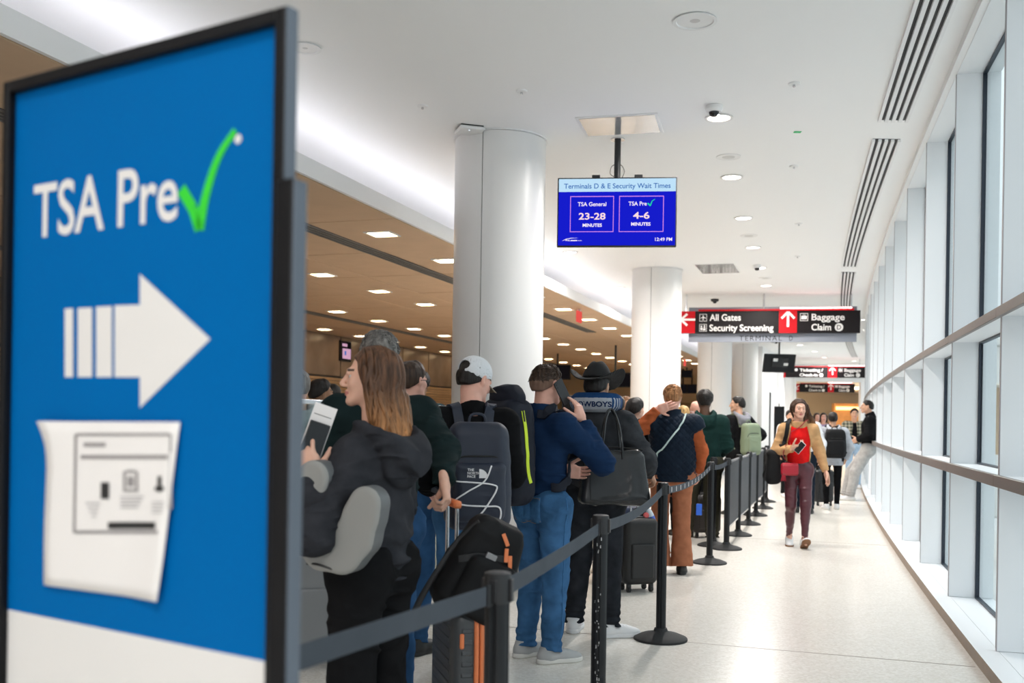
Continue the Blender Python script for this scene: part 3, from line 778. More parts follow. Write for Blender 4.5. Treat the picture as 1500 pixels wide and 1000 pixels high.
# dark hanging screen farther on, seen from behind, tilted
M, W = board(1117, 1163, 545, 24.5, -.12); H = .46
d = thing('hanging_screen', 'dark switched off screen hanging beyond the gate sign, tilted downwards', 'screen', M=M @ Matrix.Rotation(math.radians(16), 4, 'X'))
MB().box((0, 0, 0), (W, .05, H)).build('housing', M_black, d, bev=.008); MB().box((W * .25, -.03, H * .3), (W * .75, 0, H * .8)).build('back_cover', M_blackp, d, bev=.01)
f = MB(); flat(f, [[(W * .28, H * .62), (W * .42, H * .62), (W * .42, H * .78), (W * .28, H * .78)], [(W * .62, H * .4), (W * .76, H * .4), (W * .76, H * .54), (W * .62, H * .54)]], -.032); f.build('sticker', M_white, d, smooth=False)
Md = M @ Matrix.Rotation(math.radians(16), 4, 'X'); pt_ = Md @ Vector((W * .5, .03, H * .8)); MB().tube([Md.inverted() @ (pt_ + Vector((0, .06, .02))), Md.inverted() @ Vector((pt_.x, pt_.y + .06, 4.2))], .022, 10).build('pole', M_blackp, d); MB().box((W * .42, .03, H * .6), (W * .58, .09, H * .95)).build('bracket', M_blackp, d, bev=.004)
# screens and counters in the hall
E_scr = emit('hall_screen_pink', (.62, .35, .50), 1.0)
def wall_tv(o, ax, W, H, lab, on=False, pole=0, yaxis=None):
    ay = Vector((-ax.y, ax.x, 0))
    d = thing('monitor', lab, 'screen', M=frame(o, ax, ay))
    MB().box((0, 0, 0), (W, .06, H)).build('housing', M_black, d, bev=.008)
    s = MB(); flat(s, [[(.03, .03), (W - .03, .03), (W - .03, H - .03), (.03, H - .03)]], -.001, mi=0)
    if on:
        flat(s, [[(.10, H * .12), (W - .04, H * .12), (W - .04, H * .62), (.10, H * .62)], [(.08, H * .72), (W * .6, H * .72), (W * .6, H * .86), (.08, H * .86)]], -.002, mi=1)
        flat(s, [[(W * .35, H * .3), (W * .5, H * .3), (W * .5, H * .5), (W * .35, H * .5)]], -.003, mi=2)
    s.build('display', [emit('screen_off', (.006, .005, .006), 1.) if 'screen_off' not in bpy.data.materials else bpy.data.materials['screen_off'], E_scr, E_navy], d, smooth=False)
    if pole: MB().tube([(W * .5, .03, H), (W * .5, .03, 3.6 - o.z)], .03, 8).build('pole', M_blackp, d)
    return d
o = ST(0, -13.0); 
wall_tv(P(499, 528, 27.2), UU, .62, .56, 'lit pink and white screen on the brown back wall, above the long haired person', True)
wall_tv(P(876, 567, 29), NN, 1.0, .42, 'wide dark hanging monitor between the first and second columns', False, 1.3)
wall_tv(P(797, 556, 33), NN, .9, .5, 'dark hanging monitor just right of the first column', False, 1.1)
wall_tv(P(998, 553, 40), NN, .42, .3, 'small dark monitor between the second and third columns, the upper one', False, .9)
wall_tv(P(994, 576, 41), NN, .34, .38, 'dark monitor between the second and third columns, lower left one', False, 1); wall_tv(P(1006, 576, 41), NN, .40, .38, 'dark monitor between the second and third columns, lower right one', False, 1)
for k, (px, py, Z, on) in enumerate([(848, 472, 19.6, 1), (1003, 536, 34., 1)]):
    M = frame(P(px, py, Z), UU, -NN)
    d = thing('exit_sign', 'small red hanging exit sign seen edge-on, ' + ('beside the square hall lights' if k == 0 else 'just left of the third column'), 'sign', M=frame(P(px, py, Z), UU, Vector((-UU.y, UU.x, 0))))
    MB().box((-.16, -.02, 0), (.16, .02, .22)).build('housing', emit('exit_red', (1, .12, .10), .8) if k == 0 else bpy.data.materials['exit_red'], d, bev=.004)
    MB().box((-.05, -.03, .22), (.05, .03, .25)).build('mount', M_white, d); MB().tube([(0, 0, .25), (0, 0, 3.6 - P(px, py, Z).z)], .008, 6).build('rod', M_steel, d)
M_ctr = mat('counter_laminate', (.34, .24, .14), .4, var=.1)
for k in range(8):                                     # check-in desks along the back wall
    p = ST(20 + 3 * k, -11.4)
    d = thing('check_in_desk', 'brown check-in desk by the back wall, %s from the near end' % ORD[k], 'counter', M=frame(p, UU, -Vector((UU.y, -UU.x, 0))), group='check-in desks')
    MB().box((-1.1, 0, 0), (1.1, .6, 1.02)).build('cabinet', M_ctr, d, bev=.01); MB().box((-1.15, -.06, 1.02), (1.15, .62, 1.07)).build('worktop', M_black, d, bev=.008)
    MB().box((-.95, -.012, .1), (.95, 0, .9)).build('front_panel', M_slat, d, bev=.006); MB().box((-.9, -.02, .95), (.9, -.005, .99)).build('light_strip', emit('desk_glow', (1., .62, .28), 5.) if k == 0 else bpy.data.materials['desk_glow'], d, smooth=False)
# black narrow banner by the far wall
d = thing('banner_stand', 'tall narrow black banner stand beside the far white wall', 'banner', P(1140, 690, 28.6).xy.to_3d(), -.1)
MB().box((-.14, -.03, .06), (.14, .03, 1.9)).build('banner', M_black, d, bev=.004); MB().box((-.2, -.12, 0), (.2, .12, .06)).build('base', M_blackp, d, bev=.01); MB().tube([(0, .04, .05), (0, .04, 1.98)], .012, 8).build('pole', M_vent, d)

# ================================================================== queue posts, belts and barrier panels
M_post = mat('post_black', (.011, .012, .014), .38, var=.15, vscale=6, spec=.3)
M_postg = mat('post_grey', (.06, .065, .07), .45)
M_belt = mat('belt_webbing', (.070, .080, .095), .75, spec=.1, bump=.3, bscale=700, var=.08)
M_worn = mat('bare_metal', (.55, .55, .56), .35, metal=.8)
Mrub = mat('base_rubber', (.02, .02, .021), .75)
def post_mesh(d, near=False):
    n = 48; prof = []
    for k in range(n):                                   # channelled tube
        t = 2 * math.pi * k / n; m = k % 12; r = .0315
        if m in (11, 0, 1): r = .0255
        prof.append((r * math.cos(t), r * math.sin(t)))
    V = [Vector((x, y, z)) for z in (.03, .995) for x, y in prof]
    F = [(k, (k + 1) % n, n + (k + 1) % n, n + k) for k in range(n)] + [tuple(range(n - 1, -1, -1)), tuple(range(n, 2 * n))]
    mkobj('pole', V, F, M_post, d, ang=25)
    MB().lathe([(.034, .93), (.0345, .935), (.0345, .998), (.033, 1.006), (.028, 1.008), (.005, 1.008)], 36).build('cap', M_blackp, d)
    MB().lathe([(.170, 0), (.172, .006), (.170, .014), (.165, .018), (.12, .036), (.06, .050), (.045, .058), (.040, .075), (.034, .078)], 48).build('base', Mrub, d)
    for k in range(4):
        t = k * math.pi / 2
        M = Matrix.Rotation(t, 4, 'Z')
        MB().box((.0315, -.010, .935), (.041, .010, .992), 0, M).build('belt_clip', M_blackp, d, bev=.002)
pp = {'H': (-.42, 1.735), 'A': (-.030, 2.53), 'B': (.373, 4.115), 'C': (.976, 6.39), 'D': (1.985, 9.90), 'E': (2.397, 11.03), 'K': (2.30, 11.30), 'F': (2.835, 12.39), 'G': (3.285, 13.75), 'HH': (3.718, 15.09), 'I': (4.148, 16.39), 'J': (4.554, 17.76)}
plab = {'H': 'black queue post hidden close behind the blue sign', 'A': 'dark grey queue post nearest the camera, in front of the orange-trimmed suitcase', 'B': 'worn black queue post with chipped paint, in front of the black jeans',
        'C': 'black queue post on a round base in the open floor, left of the rust trousers', 'D': 'black queue post where the belts end, before the barrier panels', 'E': 'black queue post at the near end of the barrier panels',
        'K': 'black queue post set just behind the first panel post', 'F': 'black queue post between the first and second barrier panels', 'G': 'black queue post between the second and third barrier panels',
        'HH': 'black queue post between the third and fourth barrier panels', 'I': 'black queue post between the fourth and fifth barrier panels', 'J': 'black queue post at the far end of the barrier panels'}
posts = {}
for k, (x, y) in pp.items():
    rz = math.atan2(-.316, .949) if k != 'B' else -.25
    d = thing('queue_post', plab[k], 'queue post', (x, y, 0), rz, 'posts of the queue barrier')
    post_mesh(d); posts[k] = d
rw = random.Random(4); f = MB()                        # paint chips on the worn post
for _ in range(46):
    t = rw.choice([-1.35, -1.5, -1.75, -2.0, -1.62]) + rw.uniform(-.1, .1); z = .1 + .85 * rw.random(); a = rw.uniform(.001, .0022); b = a * rw.uniform(1, 3.5)
    c = Vector((.0322 * math.cos(t), .0322 * math.sin(t), z)); tx = Vector((-math.sin(t), math.cos(t), 0))
    f.add([c - tx * a - Vector((0, 0, b)), c + tx * a - Vector((0, 0, b)), c + tx * a * .6 + Vector((0, 0, b)), c - tx * a * .8 + Vector((0, 0, b))], [(0, 1, 2, 3)])
f.build('paint_chips', M_worn, posts['B'], smooth=False, kind='stuff')
def belt(a, b, sag, z=.955, dashes=0, zb=None):
    A, B = Vector((*pp[a], z)), Vector((*pp[b], zb or z)); e = (B - A).normalized(); A2, B2 = A + e * .04, B - e * .04; n = 24
    pts = [A2.lerp(B2, k / n) - Vector((0, 0, sag * 4 * (k / n) * (1 - k / n))) for k in range(n + 1)]
    W2L = posts[a].matrix_basis.inverted()
    posts[a].matrix_world = Matrix.Translation(Vector((*pp[a], 0))) @ Matrix.Rotation(posts[a].rotation_euler.z, 4, 'Z')
    W2L = (Matrix.Translation(Vector((*pp[a], 0))) @ Matrix.Rotation(posts[a].rotation_euler.z, 4, 'Z')).inverted()
    MB().ribbon([W2L @ p for p in pts], [(0, 0, 1)] * (n + 1), .048, .0024).build('belt', M_belt, posts[a], label='grey webbing belt' + (' with small white dashes' if dashes else ''))
    for q, s in ((A2, 1), (B2, -1)):
        MB().ribbon([W2L @ (q - e * .008 * s), W2L @ (q + e * .022 * s)], (0, 0, 1), .056, .010).build('belt_end', M_blackp, posts[a])
    if dashes:
        side = Vector((e.y, -e.x, 0)); m = MB()
        for k in range(dashes):
            u = (k + .5) / dashes; p = A2.lerp(B2, u) - Vector((0, 0, sag * 4 * u * (1 - u))) + side * .0022
            sl = Vector((0, 0, 1)); ee = e * .013
            m.add([W2L @ (p - ee - sl * .017), W2L @ (p + ee - sl * .017), W2L @ (p + ee + sl * .017), W2L @ (p - ee + sl * .017)], [(0, 1, 2, 3)])
        m.build('dash_print', M_letter, posts[a], smooth=False, label='white dashes')
belt('H', 'A', .0, zb=.955); belt('A', 'B', .008); belt('B', 'C', .035); belt('C', 'D', .05, dashes=13); belt('D', 'E', .02)
M_mesh = mat('panel_fabric', (.07, .075, .085), .7, bump=.6, bscale=500)
seq = ['E', 'F', 'G', 'HH', 'I', 'J']; nl = ['first', 'second', 'third', 'fourth', 'fifth']
for k in range(5):
    a, b = Vector((*pp[seq[k]], 0)), Vector((*pp[seq[k + 1]], 0)); e = (b - a); L = e.length - .09; e.normalize()
    d = thing('barrier_panel', 'grey fabric queue barrier panel between black posts, %s panel from the belt end' % nl[k], 'barrier', M=frame(a + e * .045, e, Vector((-e.y, e.x, 0))), group='queue barrier panels')
    MB().box((.02, -.004, .24), (L - .02, .004, .95)).build('fabric', M_mesh, d, smooth=False)
    MB().box((0, -.011, .95), (L, .011, .975)).build('top_rail', M_steel, d, bev=.003); MB().box((0, -.011, .215), (L, .011, .24)).build('bottom_rail', M_steel, d, bev=.003)
    for x in (0, L - .02): MB().box((x, -.01, .24), (x + .02, .01, .95)).build('stile', M_black, d, bev=.002)

# glass barrier on the other side of the queue
M_gb = glass('barrier_glass', (.80, .88, .87))
g0 = Vector((-.713, 7.76, 0)); g1 = g0 + UU * 1.68
for k in range(2):
    a = g0 + UU * (1.68 - 1.9 * (k + 1)); L = 1.9
    d = thing('glass_barrier', 'clear glass queue screen with a pale rail, ' + ('ending at the first column' if k == 0 else 'behind the person with long brown hair'), 'glass screen', M=frame(a, UU, Vector((-UU.y, UU.x, 0))))
    MB().box((.03, -.005, .12), (L - .02, .005, 1.47)).build('pane', M_gb, d, smooth=False)
    MB().box((0, -.02, 1.47), (L, .02, 1.50)).build('top_rail', M_steel, d, bev=.004); MB().box((0, -.025, .04), (L, .025, .12)).build('bottom_rail', M_steel, d, bev=.004)
    for x in (0, L / 2 - .02): MB().box((x, -.02, 0), (x + .03, .02, 1.47)).build('stile', M_steel, d, bev=.003)

# ================================================================== the blue sign in front
zr, zl = 1.40, 1.40 * 1.247
A_, B_ = P(6, 600, zl), P(418, 600, zr); A_.z = B_.z = 0; ex = (B_ - A_); SW = ex.length; ex.normalize(); ey = Vector((-ex.y, ex.x, 0))
MS = frame(A_, ex, ey); IS = MS.inverted()
def S2(px, py):                                          # pixel -> (x,z) on the sign face
    d = ray(px, py); o = Vector((0, 0, CAM_H)); t = (A_ - o).dot(ey) / d.dot(ey); q = IS @ (o + d * t); return (q.x, q.z)
sg = thing('queue_sign', 'tall blue and white floor sign with a white arrow and taped paper, nearest the camera', 'sign', M=MS)
top = S2(418, 14)[1]
M_sb = mat('sign_frame', (.006, .006, .007), .5, spec=.2); M_sblue = mat('sign_blue', (.0, .118, .37), .5, spec=.04); M_swhite = mat('sign_white', (.74, .72, .70), .4); M_sgreen = mat('tick_green', (.03, .60, .03), .4)
MB().box((.0, .004, .35), (SW, .012, top)).build('backing', M_sb, sg, bev=.002)
f = MB(); b = .020
for lo, hi in (((0, -.012, .35), (b * .8, .004, top)), ((SW - b * 1.1, -.012, .35), (SW, .004, top)), ((b * .8, -.012, top - b), (SW - b * 1.1, .004, top)), ((b * .8, -.012, .35), (SW - b * 1.1, .004, .37))): f.box(lo, hi)
f.build('frame', M_sb, sg, bev=.003)
edge = mat('frame_edge', (.10, .12, .15), .4, metal=.2)
MB().box((SW, -.011, S2(418, 266)[1]), (SW + .002, .012, top)).build('edge_strip', edge, sg, bev=.002)
MB().box((SW - .012, -.016, 0), (SW + .022, .012, S2(418, 266)[1])).build('upright', M_sb, sg, bev=.004, label='black upright')
MB().box((SW + .022, -.014, 0.02), (SW + .024, .012, S2(418, 268)[1])).build('upright_edge', edge, sg, bev=.003)
MB().box((-.03, -.016, 0), (.004, .012, .98)).build('upright', M_sb, sg, bev=.004)
MB().box((-.04, -.10, 0), (SW + .04, .06, .02)).build('base', M_sb, sg, bev=.005)
x0, x1 = b * .8, SW - b * 1.1
zb0, zb1 = S2(10, 893)[1], S2(400, 972)[1]; zw = (zb0 + zb1) / 2 
w0, w1 = S2(10, 893), S2(400, 972)
slope = (w1[1] - w0[1]) / (w1[0] - w0[0]); yb = lambda x: w0[1] + slope * (x - w0[0])
f = MB(); flat(f, [[(x0, yb(x0)), (x1, yb(x1)), (x1, top - b), (x0, top - b)]], .0035, mi=0); flat(f, [[(x0, .37), (x1, .37), (x1, yb(x1)), (x0, yb(x0))]], .0035, mi=1)
f.build('printed_face', [M_sblue, M_swhite], sg, smooth=False, label='blue and white printed face')
l = MB()
ta, tb = S2(47, 345), S2(257, 328); tt = S2(47, 268)
text(l, 'TSA Pre', S2(47, 340)[0], (S2(60, 342)[1] + S2(250, 325)[1]) / 2, S2(258, 330)[0], h=(S2(150, 255)[1] - S2(150, 337)[1]), y=.0025, bold=.012)
l.build('lettering', M_swhite, sg, smooth=False, label='white lettering'); l = MB()
flat(l, [[S2(*p) for p in q] for q in ([(203, 401), (306, 496), (203, 597), (203, 552), (166, 552), (166, 447), (203, 446)], [(139, 449), (162, 448), (162, 552), (139, 552)], [(112, 451), (133, 450), (133, 552), (112, 552)], [(93, 452), (105, 451), (105, 552), (93, 552)])], .0025)
l.build('arrow', M_swhite, sg, smooth=False, label='white arrow with three bars'); l = MB()
flat(l, [circle(*S2(347, 203), .007, 16)], .0022); l.build('registered_mark', M_swhite, sg, smooth=False)
l = MB(); ckp = [S2(*p) for p in ((264, 276), (281, 305), (290, 336))] ; cq = [S2(*p) for p in ((290, 336), (300, 285), (318, 230), (343, 190))]
flat(l, stroke(ckp, [.02, .020, .018]) + stroke([tuple(p.xz) for p in smooth_path([(x, 0, z) for x, z in cq], 4)], [.021 - .0009 * i for i in range(13)]), .002)
l.build('tick', M_sgreen, sg, smooth=False, label='green tick')
# taped paper: a curled sheet with faint grey print
pc = [(72, 617), (168, 612), (262, 617), (268, 640), (240, 882), (205, 868), (150, 862), (68, 856)]
cor = [S2(72, 617), S2(266, 618), S2(238, 880), S2(68, 856)]
pp_ = thing('paper_notice', 'crumpled white paper notice taped on the blue sign below the arrow', 'notice', M=MS)
n = 14; V = []
for j in range(n + 1):
    for i in range(n + 1):
        u, v = i / n, j / n
        x = (cor[0][0] * (1 - u) + cor[1][0] * u) * (1 - v) + (cor[3][0] * (1 - u) + cor[2][0] * u) * v
        z = (cor[0][1] * (1 - u) + cor[1][1] * u) * (1 - v) + (cor[3][1] * (1 - u) + cor[2][1] * u) * v
        y = -.001 - .010 * max(0, u - .75) ** 1.0 * 4 * v - .012 * max(0, .2 - u) * 5 * (1 - v) * max(0, .25 - v) * 4 - .003 * math.sin(3.1 * u + 2 * v) * math.sin(2.2 * v) ** 2 - .002
        if v < .12: x += .012 * (u < .08) * (-1) * (1 - v / .12)
        V.append((x, y, z))
F = [(j * (n + 1) + i, j * (n + 1) + i + 1, (j + 1) * (n + 1) + i + 1, (j + 1) * (n + 1) + i) for j in range(n) for i in range(n)]
pso = mkobj('sheet', V, F, mat('paper', (.80, .77, .75), .6, bump=.2, bscale=8), pp_, ang=0)
pso.modifiers.new('thick', 'SOLIDIFY').thickness = .0006
pb = BVHTree.FromPolygons([Vector(v) for v in V], F)
def on_sheet(p):
    h = pb.ray_cast(Vector((p.x, -.2, p.z)), Vector((0, 1, 0)))
    return Vector((p.x, (h[0].y if h[0] else -.002) - .0012, p.z))
pr = MB()
def pq(px0, py0, px1, py1, mi=0, k=6):
    for a in range(k):
        q = [(px0 + (px1 - px0) * a / k, py0), (px0 + (px1 - px0) * (a + 1) / k, py0), (px0 + (px1 - px0) * (a + 1) / k, py1), (px0 + (px1 - px0) * a / k, py1)]
        pr.add([on_sheet(Vector((S2(*c)[0], 0, S2(*c)[1]))) for c in q], [(0, 1, 2, 3)], mi)
pq(115, 634, 253, 638); pq(115, 776, 236, 781); pq(112, 636, 116, 780, 0, 1); pq(252, 636, 255, 745, 0, 1)
pq(126, 648, 158, 654, 0); pq(122, 666, 250, 672, 0); pq(162, 764, 232, 774, 1)
pq(152, 706, 164, 730, 1, 1); pq(184, 690, 188, 720, 0, 1); pq(202, 690, 206, 720, 0, 1); pq(188, 688, 202, 692, 0, 1); pq(188, 716, 202, 720, 0, 1); pq(190, 698, 200, 712, 0, 1)
for k in range(4): pq(130 + 3 * k, 735 + 4 * k * 1.6, 152 - 2 * k, 737.5 + 4 * k * 1.6, 2, 2); pq(180, 726 + 5 * k, 214 - 3 * k, 728.5 + 5 * k, 2, 2)
for k in range(4): pq(226, 734 + 5 * k, 246 - k, 736 + 5 * k, 2, 2)
pq(235, 697, 241, 720, 1, 1); pq(231, 712, 245, 718, 1, 1)
pr.build('print', [mat('print_grey', (.30, .28, .28), .6), mat('print_black', (.02, .02, .02), .6), mat('print_pale', (.52, .50, .50), .6)], pp_, smooth=False, label='faint grey print')
# ================================================================== people
M_skin = {}
for k, c in (('fair', (.72, .42, .31)), ('pink', (.74, .40, .31)), ('tan', (.58, .33, .22)), ('brown', (.30, .155, .09)), ('dark', (.13, .065, .04))):
    m = mat('skin_' + k, c, .5, var=.07, vscale=25, bump=.05, bscale=300, spec=.35); M_skin[k] = m
    m.node_tree.nodes['Principled BSDF'].inputs['Subsurface Weight'].default_value = .06
    m.node_tree.nodes['Principled BSDF'].inputs['Subsurface Radius'].default_value = (.02, .008, .004)
M_lip = mat('lips', (.50, .17, .15), .45); M_brow = mat('brows', (.07, .045, .03), .8); M_eye = mat('eye_white', (.50, .46, .44), .3); M_iris = mat('iris', (.05, .03, .02), .15)
def hair_mat(name, c, c2=None, z0=0, z1=1):
    m = mat(name, c, .5, bump=.6, bscale=1.0, var=.75, vscale=.45, spec=.3, stretch=(140, 140, 12))
    if c2:                                               # roots to tips
        nt = m.node_tree; b = nt.nodes['Principled BSDF']; vm = [n for n in nt.nodes if n.type == 'VECT_MATH'][0]
        tc = [n for n in nt.nodes if n.type == 'TEX_COORD'][0]; sp = nt.nodes.new('ShaderNodeSeparateXYZ'); nt.links.new(tc.outputs['Object'], sp.inputs[0])
        r = nt.nodes.new('ShaderNodeMapRange'); r.inputs['From Min'].default_value = z0; r.inputs['From Max'].default_value = z1
        x = nt.nodes.new('ShaderNodeMix'); x.data_type = 'RGBA'; x.inputs['A'].default_value = (*c, 1); x.inputs['B'].default_value = (*c2, 1)
        nt.links.new(sp.outputs['Z'], r.inputs['Value']); nt.links.new(r.outputs[0], x.inputs['Factor']); nt.links.new(x.outputs['Result'], vm.inputs[0])
    return m
H_dark = hair_mat('hair_black', (.012, .009, .008)); H_brown = hair_mat('hair_brown', (.045, .025, .016)); H_grey = hair_mat('hair_grey', (.16, .15, .14)); H_red = hair_mat('hair_ginger', (.36, .17, .07))
H_blond = hair_mat('hair_blond', (.42, .26, .10))
def nrm(v): v = np.asarray(v, float); return v / np.linalg.norm(v)
def Rz(a): c, s = math.cos(a), math.sin(a); return np.array([[c, -s, 0], [s, c, 0], [0, 0, 1.]])
def Rx(a): c, s = math.cos(a), math.sin(a); return np.array([[1, 0, 0], [0, c, -s], [0, s, c]])
def Ry(a): c, s = math.cos(a), math.sin(a); return np.array([[c, 0, s], [0, 1, 0], [-s, 0, c]])
BASE = dict(hipL=(-.09, 0, .91), hipR=(.09, 0, .91), kneeL=(-.10, .02, .49), kneeR=(.10, .02, .49), ankL=(-.105, -.02, .085), ankR=(.105, -.02, .085),
            pel=(0, 0, .955), waist=(0, .005, 1.09), chest=(0, .0, 1.29), neck=(0, -.015, 1.47), head=(0, .025, 1.635),
            shL=(-.175, -.01, 1.385), shR=(.175, -.01, 1.385), elL=(-.225, -.03, 1.135), elR=(.225, -.03, 1.135), wrL=(-.235, .07, .90), wrR=(.235, .07, .90))
def head_prims(q):
    """signed distance of a head in its own frame (face towards +y), metres"""
    x = np.abs(q[:, 0]); p = q.copy(); p[:, 0] = x                       # mirrored halves
    d = ell((0, -.018, .035), (.074, .094, .083))(q)
    d = smin(d, ell((0, .022, -.025), (.060, .070, .085))(q), .03)
    d = smin(d, rc((.050, -.010, -.045), (.018, .070, -.092), .020, .017)(p), .025)
    d = smin(d, ell((0, .076, -.095), (.022, .018, .017))(q), .02)
    d = smin(d, ell((.036, .062, -.022), (.022, .020, .020))(p), .02)      # cheek
    d = smin(d, rc((.0, .088, .027), (.036, .077, .026), .010, .008)(p), .014)  # brow
    d = smax(d, -ell((.031, .102, .004), (.017, .018, .011))(p), .012)     # sockets
    d = smin(d, rc((0, .090, .014), (0, .112, -.026), .0075, .0115)(q), .010)
    d = smin(d, ell((.010, .101, -.033), (.0085, .011, .0075))(p), .006)
    d = smin(d, ell((0, .091, -.056), (.023, .011, .007))(q), .006)
    d = smin(d, ell((0, .089, -.068), (.019, .011, .0075))(q), .006)
    d = smax(d, -rc((0, .104, -.0618), (.02, .095, -.0618), .0022)(p), .003)
    e = ell((.077, -.008, -.004), (.010, .020, .033), Ry(.18) @ Rx(.12))(p)
    e = smax(e, -ell((.088, -.004, .002), (.010, .010, .020))(p), .006)
    d = smin(d, e, .008)
    d = smin(d, rc((.031, .084, .0155), (.031, .085, .0155), .0105)(p), .003)   # upper lid
    return d
def hand_prims(w, d, n, side, s=1., curl=.35, thumb=.5, spread=.06):
    """w wrist, d finger direction, n palm normal; side -1 left, 1 right"""
    d = nrm(d); n = nrm(np.asarray(n) - d * np.dot(n, d)); t = np.cross(d, n) * side   # towards the thumb
    w = np.asarray(w, float); pt = lambda a, b, c: w + s * (d * a + t * b + n * c)
    pr = [rc(pt(-.02, 0, 0), pt(.03, 0, 0), .027 * s, .029 * s, n, .72), rbox(pt(.056, 0, 0), (.042 * s, .040 * s, .0135 * s), .012 * s, np.stack([d, t, n], 1)),
          rc(pt(.02, .026, .008), pt(.06, .036, .006), .016 * s, .012 * s)]
    fl = [(.030, .072, .0088), (.010, .082, .0092), (-.011, .076, .0088), (-.031, .058, .0078)]
    fing = []
    for k, (b, L, r) in enumerate(fl):
        c = curl[k] if isinstance(curl, (list, tuple)) else curl
        a = 0.; p = pt(.094 - .004 * abs(k - 1), b, .0); sp = spread * (1.2 - k * .8)
        for seg, (fr, ca) in enumerate(((.46, .8), (.30, 1.1), (.24, .8))):
            a += c * ca; dr = nrm(d * math.cos(a) + n * math.sin(a) + t * sp * math.cos(a)); q = p + dr * L * fr * s
            fing.append(rc(p, q, r * s * (1 - .08 * seg), r * s * (.94 - .1 * seg))); p = q
    p = pt(.022, .034, .010); th = []
    for seg, (L, r, f) in enumerate(((.042, .0125, .0), (.034, .0105, .35), (.026, .0092, .6))):
        dr = nrm(d * (.75 + .1 * f) + t * (.75 - thumb * f * 1.2 - .3 * thumb) + n * (.25 + thumb * (.5 + f * .4))); q = p + dr * L * s
        th.append(rc(p, q, r * s, r * s * .93)); p = q
    palm = union(pr, .015 * s)
    def f(P_):
        v = palm(P_)
        for g in fing: v = smin(v, g(P_), .0035 * s)
        u = th[0](P_)
        for g in th[1:]: u = smin(u, g(P_), .004 * s)
        return smin(v, u, .010 * s)
    c = pt(.08, 0, .02)
    return f, c - .15 * s, c + .15 * s
def wrinkle(amp, fx=9., fz=14.):
    def w(p):
        wp = p + .05 * vnoise(p * 7.)[:, None]
        a = vnoise(wp * A3((fx * .55, fx * .55, fz)) + 3.1); b = vnoise(wp * A3((fx * 1.3, fx * 1.3, fz * 1.5)) + 11.7); m = vnoise(p * 5. + 21.)
        return -1.5 * amp * (.9 * np.exp(-(a / .09) ** 2) * np.clip(.5 + m * 2.2, 0, 1) + .6 * np.exp(-(b / .10) ** 2) * np.clip(.5 - m * 2.2, 0, 1) - .35)
    return w
class Fig: pass
